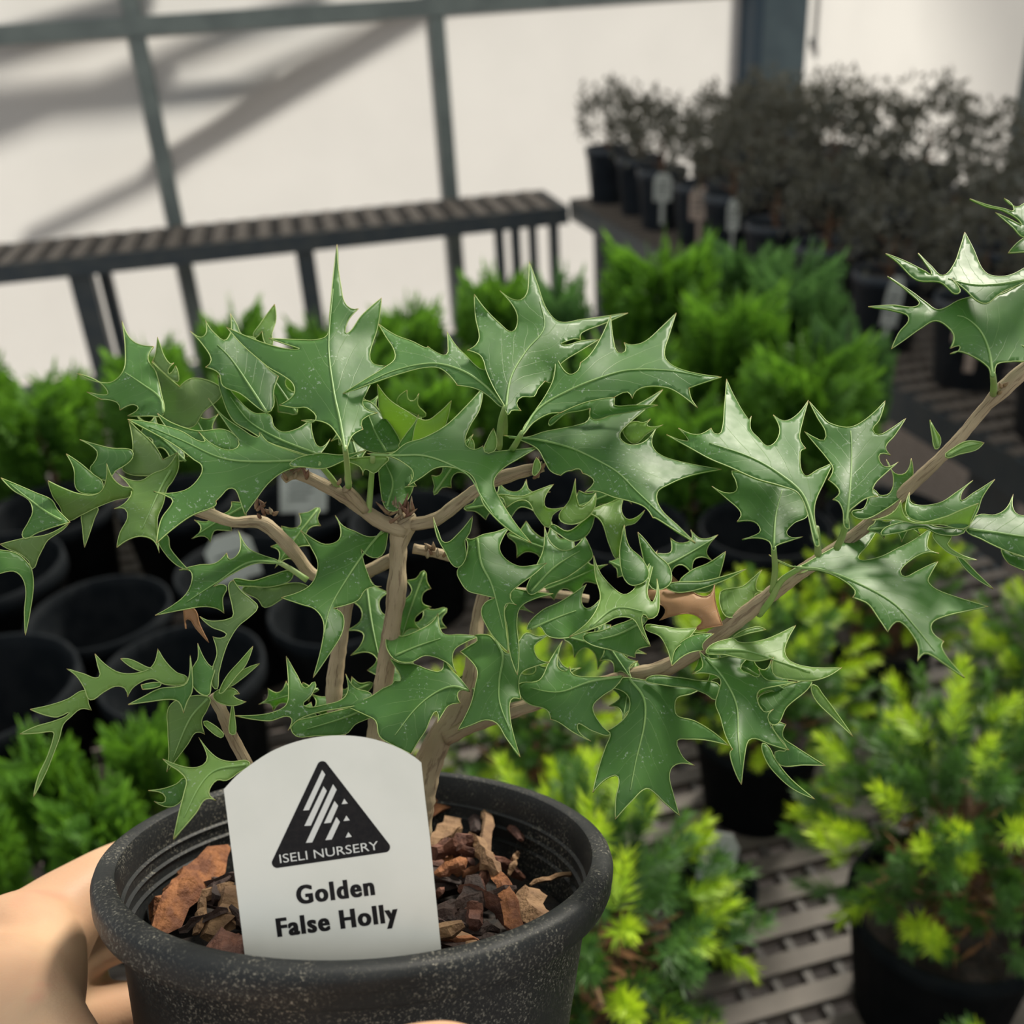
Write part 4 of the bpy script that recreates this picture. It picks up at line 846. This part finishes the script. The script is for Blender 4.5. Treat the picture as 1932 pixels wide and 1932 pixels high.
# deeper leaves between the stems, each an outline of its own turned and sized
def filler(x, y, ang, ln, z, mat=G_):
    k = LR.randint(0, 3); pts = [(0, 0, 0), (.12, .10, 0), (.2, .28, 1), (.32, .13, 0), (.45, .16, 0), (.52, .40, 1), (.62, .18, 0), (.72, .17, 0), (.85, .34, 1), (.86, .10, 0), (1.08, 0, 1),
           (.86, -.10, 0), (.82, -.33, 1), (.70, -.16, 0), (.58, -.18, 0), (.46, -.38, 1), (.42, -.15, 0), (.30, -.13, 0), (.18, -.26, 1), (.1, -.09, 0)]
    ca, sa = math.cos(ang), math.sin(ang); sq = LR.uniform(.55, .95)
    def tp(a, b): return (x + (a * ca - b * sq * sa) * ln, y + (a * sa + b * sq * ca) * ln)
    j = lambda: LR.uniform(-.03, .03)
    ox, oy, kk = CROP['A']
    s = '@A ' + ' '.join('%.1f,%.1f%s' % ((q[0] - ox) * kk, (q[1] - oy) * kk, '!' if t else '') for (a, b, t) in pts for q in [tp(a + j(), b + j())])
    mid_ = ' '.join('%.1f,%.1f' % ((q[0] - ox) * kk, (q[1] - oy) * kk) for q in (tp(0, 0), tp(.5, .02), tp(1, 0)))
    leaf(z, LR.uniform(-.4, .4), LR.uniform(-.7, -.1), .3, mat, s, mid_)
for a in [(690, 1090, 1.4, 170, 26), (800, 1080, 1.9, 130, 24), (840, 1150, 2.4, 140, 30), (890, 1080, .6, 130, 28), (960, 1010, .3, 150, 22), (1010, 1120, -.4, 140, 26), (1060, 1200, .2, 150, 20),
          (1120, 1170, 1.0, 130, 18), (700, 1290, 2.7, 130, 20), (850, 1280, .4, 120, 22), (960, 1300, -.3, 130, 16), (600, 1300, 2.9, 110, 18), (560, 1330, .7, 110, 8), (680, 880, -1.9, 140, 20), (740, 930, -1.2, 150, 14),
          (820, 930, -1.0, 120, 12), (880, 960, -.2, 150, 16), (600, 960, 2.2, 130, 20), (420, 900, -2.0, 130, 14), (470, 950, 2.6, 120, 14), (350, 870, -2.4, 120, 16), (560, 780, -2.2, 130, 18), (640, 840, -.9, 120, 12),
          (1080, 960, -.4, 130, 16), (1150, 1060, .4, 120, 14), (1230, 1080, -.5, 130, 10), (1300, 1190, .9, 120, 4), (1390, 1250, .5, 120, 2), (1200, 1250, 1.8, 110, 8), (1640, 1000, -.2, 110, -10), (700, 1180, 1.2, 150, 24), (770, 1210, 1.7, 130, 28)]:
    filler(*a)

# ------------------------------------------------------------------ bark chips lying in the pot
CR = random.Random(21)
def chip(p, d, L, wd, th, mi, bend=0.0):
    up = axw; d = d.normalized(); s = d.cross(up).normalized(); u = s.cross(d)
    n = 7; v = []; f = []; fa = [CR.uniform(-.45, .45) for _ in range(6)]; fr_ = [CR.uniform(.55, 1.3) for _ in range(6)]
    for i in range(n + 1):
        t = i / n - .5; k = max(.2, 1 - abs(t * 2) ** 6 * CR.uniform(.2, .9)) * CR.uniform(.8, 1.1)
        c = p + d * L * t + u * bend * (.25 - t * t) * L + s * CR.uniform(-.14, .14) * wd + u * CR.uniform(-.2, .2) * th
        for j in range(6):
            a = j * math.pi / 3 + fa[j]; r = fr_[j] * CR.uniform(.85, 1.12)
            v.append(c + s * math.cos(a) * wd * .5 * k * r + u * math.sin(a) * th * .5 * k * r)
    for i in range(n):
        for j in range(6): f.append((i * 6 + j, i * 6 + (j + 1) % 6, (i + 1) * 6 + (j + 1) % 6, (i + 1) * 6 + j))
    f += [tuple(range(5, -1, -1)), tuple(n * 6 + j for j in range(6))]
    o = link('bark_chip', mesh('bark_chip', [q - p for q in v], f, MATS['chip_%d' % mi])); o.location = p
    tag(o, ['rust orange bark chip lying on the soil in the nursery pot', 'reddish brown bark chip lying on the soil in the nursery pot', 'pale tan wood splinter lying on the soil in the nursery pot', 'dark brown bark fragment lying on the soil in the nursery pot'][mi],
        'bark chip', ['rust bark chips', 'reddish bark chips', 'tan wood splinters', 'dark bark fragments'][mi])
def soilp(x, y, h):                            # pixel on the plane h metres from the rim plane of the pot
    r = cdir(((x - CX) / F, (y - CX) / F, 1)); o = Vector((0, 0, EYE)); t = (PCW + axw * h - o).dot(axw) / r.dot(axw); return o + r * t
def chip2(x0, y0, x1, y1, h0, h1, wd, th, mi, bend=0.0):
    a, b = soilp(x0, y0, h0), soilp(x1, y1, h1); chip((a + b) / 2, b - a, (b - a).length, wd, th, mi, bend)
for c_ in [(285, 1760, 425, 1600, -.020, -.014, .011, .008, 0, .1), (300, 1735, 380, 1640, -.024, -.018, .012, .008, 0), (372, 1760, 384, 1695, -.018, -.012, .0035, .003, 2), (395, 1770, 455, 1680, -.020, -.014, .010, .006, 2),
           (390, 1790, 470, 1775, -.016, -.014, .012, .009, 1), (810, 1545, 880, 1490, -.015, -.010, .011, .008, 0, .2), (815, 1600, 865, 1545, -.012, -.010, .009, .006, 2), (805, 1500, 870, 1475, -.018, -.012, .010, .007, 0),
           (820, 1610, 900, 1590, -.010, -.010, .011, .008, 1, .3), (890, 1580, 935, 1650, -.008, -.010, .006, .005, 2, .1), (935, 1640, 985, 1760, -.010, -.016, .0055, .004, 0, .15), (912, 1605, 918, 1515, -.010, -.012, .0050, .004, 2, .1),
           (985, 1680, 1020, 1745, -.016, -.018, .010, .005, 2), (960, 1650, 975, 1610, -.018, -.014, .004, .003, 2), (820, 1650, 880, 1620, -.014, -.010, .006, .005, 0), (1000, 1670, 1085, 1645, -.018, -.016, .004, .003, 2),
           (885, 1750, 892, 1700, -.016, -.012, .006, .005, 1), (905, 1680, 915, 1640, -.014, -.012, .004, .003, 1), (945, 1530, 985, 1590, -.018, -.014, .005, .004, 1), (890, 1520, 905, 1570, -.016, -.012, .006, .005, 3), (840, 1760, 850, 1700, -.018, -.014, .007, .005, 3)]:
    chip2(*c_)
for k in range(110):
    a = CR.random() * 6.283; r = .051 * math.sqrt(CR.random()); L = CR.uniform(.012, .032)
    p = potp(r * math.cos(a), r * math.sin(a), -.0235 + CR.uniform(0, .009)); th = CR.random() * 6.28
    chip(p, ux * math.cos(th) + uy * math.sin(th) + axw * CR.uniform(-.4, .7), L, L * CR.uniform(.12, .34), L * CR.uniform(.1, .22), CR.choice([0, 1, 1, 2, 3, 3, 3]), CR.uniform(-.2, .3))

# ------------------------------------------------------------------ the white name label in the pot
ZL = .2516
def LP(x, y, dz=0.0): return P(400 + x / 4.2933, 1370 + y / 4.2933, ZL - dz)     # crop coordinates on the label's plane
LROOT = LP(1060, 1880)
lab = empty('plant_label', LROOT)
tag(lab, 'white plastic name label reading Golden False Holly stuck in the pot', 'label')
arc = spline([(95, 512), (200, 400), (330, 300), (480, 205), (650, 135), (830, 92), (1010, 75), (1200, 85), (1370, 122), (1520, 180), (1640, 250), (1695, 295)], 40)[0]
outl = [tuple(p) for p in arc] + [(1728, 600), (1735, 655), (1765, 900), (1855, 1800), (1880, 2100), (1560, 2400), (1400, 2480), (900, 2480), (740, 2400), (300, 2100), (262, 1830), (215, 1450)]
n = len(outl); fr = [LP(x, y, 0) - LROOT for x, y in outl]; bk = [LP(x, y, -.0011) - LROOT for x, y in outl]
me = mesh('face', fr + bk, [tuple(range(n)), tuple(range(2 * n - 1, n - 1, -1))] + [(i, i + n, (i + 1) % n + n, (i + 1) % n) for i in range(n)])
me.materials.append(MATS['label_plastic']); me.materials.append(MATS['label_edge'])
for i, p in enumerate(me.polygons): p.material_index = 0 if i < 2 else 1
link('face', me, lab)
def decal(name, polys, mat, dz, parent=lab):
    m = MB()
    for pl in polys:
        n_ = len(pl); m.add([LP(x, y, dz) - LROOT for x, y in pl] + [LP(x, y, dz - .00003) - LROOT for x, y in pl], [tuple(range(n_)), tuple(range(2 * n_ - 1, n_ - 1, -1))] + [(i, i + n_, (i + 1) % n_ + n_, (i + 1) % n_) for i in range(n_)])
    return m.build(name, MATS[mat], parent)
def rounded(pts, r):
    out = []; n_ = len(pts)
    for i in range(n_):
        a, b, c = (Vector(pts[j % n_]) for j in (i - 1, i, i + 1)); u, w_ = (a - b).normalized(), (c - b).normalized()
        ang = u.angle(w_); d = r / math.tan(ang / 2); p0, p1 = b + u * d, b + w_ * d; cen = b + (u + w_).normalized() * (r / math.sin(ang / 2))
        for k in range(8):
            q = p0.lerp(p1, k / 7) - cen; out.append(tuple(cen + q.normalized() * r))
    return out
tri = decal('logo_triangle', [rounded([(885, 245), (1478, 1012), (455, 1160)], 42)], 'ink_black', .00008)
decal('logo_stripes', [[(892, 355), (918, 392), (785, 680), (738, 684)], [(903, 487), (930, 524), (800, 806), (748, 809)], [(980, 470), (1010, 514), (812, 942), (760, 946)],
                      [(992, 606), (1022, 645), (962, 782), (907, 788)], [(1008, 736), (1036, 776), (970, 918), (918, 924)]], 'ink_white', .00014, tri)
decal('logo_triangles', [[(1071, 588), (1100, 627), (1050, 632)], [(1088, 724), (1116, 763), (1065, 769)], [(1104, 858), (1133, 896), (1082, 903)]], 'ink_white', .00014, tri)
def text(name, body, x0, y0, x1, y1, capx, mat, dz, bold=0.0, parent=lab, space=1.0, fat=0.0):
    """text whose baseline runs from (x0,y0) to (x1,y1) and whose capitals are capx high, in crop coordinates"""
    cu = bpy.data.curves.new(name, 'FONT'); cu.body = body; cu.offset = bold; cu.space_character = space; cu.resolution_u = 4
    ob = bpy.data.objects.new(name, cu); COL.objects.link(ob)
    dg = bpy.context.evaluated_depsgraph_get(); me = bpy.data.meshes.new_from_object(ob.evaluated_get(dg))
    bpy.data.objects.remove(ob)
    n_ = len(me.vertices); co = np.empty(n_ * 3); me.vertices.foreach_get('co', co); co = co.reshape(-1, 3)
    polys = [tuple(p.vertices) for p in me.polygons]; bpy.data.meshes.remove(me)
    xa, xb = co[:, 0].min() - fat, co[:, 0].max() + fat; cap = .729
    d = np.array([x1 - x0, y1 - y0], float); L = np.linalg.norm(d); d /= L; up = np.array([d[1], -d[0]])
    m = MB()
    for q, dx in enumerate((-fat, 0, fat) if fat else (0,)):          # heavier strokes: the same letters set side by side
        m.add([LP(*(np.array([x0, y0]) + d * (c[0] + dx - xa) / (xb - xa) * L + up * c[1] / cap * capx), dz + q * .000008) - LROOT for c in co], polys)
    return m.build(name, MATS[mat], parent)
text('lettering', 'ISELI NURSERY', 552, 1110, 1352, 1000, 74, 'ink_white', .00014, .0, tri, 1.0)
text('lettering', 'Golden', 690, 1442, 1322, 1363, 152, 'ink_black', .00008, .022, lab, 1.18, .034)
text('lettering', 'False Holly', 530, 1705, 1515, 1578, 152, 'ink_black', .00008, .022, lab, 1.16, .034)

# ------------------------------------------------------------------ the hand holding the pot
hand = tag(empty('person', P(-60, 1960, .30)), 'bare left hand of a person gripping the black pot from the left', 'person')
hb = bmesh.new()
def limb(pts):                                  # (pixel x, pixel y, depth, radius in metres)
    sp, _ = spline([(*P(a, b, c), r) for a, b, c, r in pts], .0022)
    for q in sp: bmesh.ops.create_icosphere(hb, subdivisions=2, radius=q[3], matrix=Matrix.Translation(Vector(q[:3]) - hand.location))
limb([(-420, 2350, .300, .030), (-260, 2180, .300, .029), (-130, 2040, .302, .029), (-60, 1950, .305, .027), (-10, 1880, .308, .024)])       # wrist into palm
limb([(-60, 1950, .312, .026), (0, 1870, .318, .0225), (60, 1790, .325, .0185), (105, 1735, .333, .0155), (160, 1685, .343, .0125), (225, 1640, .358, .0105), (300, 1610, .375, .0092), (400, 1600, .392, .0085), (510, 1605, .397, .0080)])   # index finger round the back
limb([(-60, 1950, .318, .026), (20, 1880, .328, .020), (100, 1815, .343, .0125), (180, 1780, .362, .0105), (290, 1755, .382, .0092), (430, 1745, .392, .0085), (560, 1745, .394, .0080)])
limb([(-40, 2010, .318, .024), (50, 1960, .332, .016), (130, 1930, .347, .0115), (210, 1905, .364, .0100), (320, 1890, .380, .0090), (450, 1880, .386, .0082), (570, 1880, .387, .0076)])
limb([(-20, 2070, .318, .020), (80, 2050, .334, .0125), (160, 2040, .350, .0095), (240, 2030, .362, .0085), (330, 2020, .373, .0078), (430, 2010, .378, .0070)])
limb([(-40, 1940, .302, .026), (0, 1905, .292, .0225), (35, 1935, .280, .0180), (85, 1995, .262, .0148), (160, 2065, .245, .0122), (270, 2120, .230, .0108), (400, 2130, .218, .0100), (560, 2095, .213, .0098), (720, 2035, .2135, .0096), (830, 2003, .2155, .0088), (885, 1998, .2175, .0070)])  # thumb across the front
limb([(-10, 1812, .318, .0185), (40, 1790, .316, .0185), (60, 1830, .306, .0165), (55, 1880, .294, .0165), (48, 1920, .284, .0160)])
limb([(-40, 1850, .314, .0190), (10, 1840, .312, .0195), (40, 1860, .302, .0185), (40, 1930, .288, .0170)])
limb([(85, 1755, .330, .0150), (75, 1800, .320, .0145), (70, 1850, .304, .0140)])
limb([(20, 1850, .330, .020), (90, 1850, .356, .0170), (140, 1850, .372, .0130)])
limb([(20, 1960, .330, .020), (110, 1960, .356, .0170), (150, 1960, .372, .0130)])       # web
me = bpy.data.meshes.new('hand_src'); hb.to_mesh(me); hb.free()
tmp = bpy.data.objects.new('hand_src', me); COL.objects.link(tmp)
rm = tmp.modifiers.new('r', 'REMESH'); rm.mode = 'VOXEL'; rm.voxel_size = .0014
sm_ = tmp.modifiers.new('s', 'SMOOTH'); sm_.factor = .6; sm_.iterations = 30
dg = bpy.context.evaluated_depsgraph_get(); hm = bpy.data.meshes.new_from_object(tmp.evaluated_get(dg))
bpy.data.objects.remove(tmp)
hm.polygons.foreach_set('use_smooth', [True] * len(hm.polygons)); hm.materials.clear(); hm.materials.append(MATS['skin'])
link('hand', hm, hand)
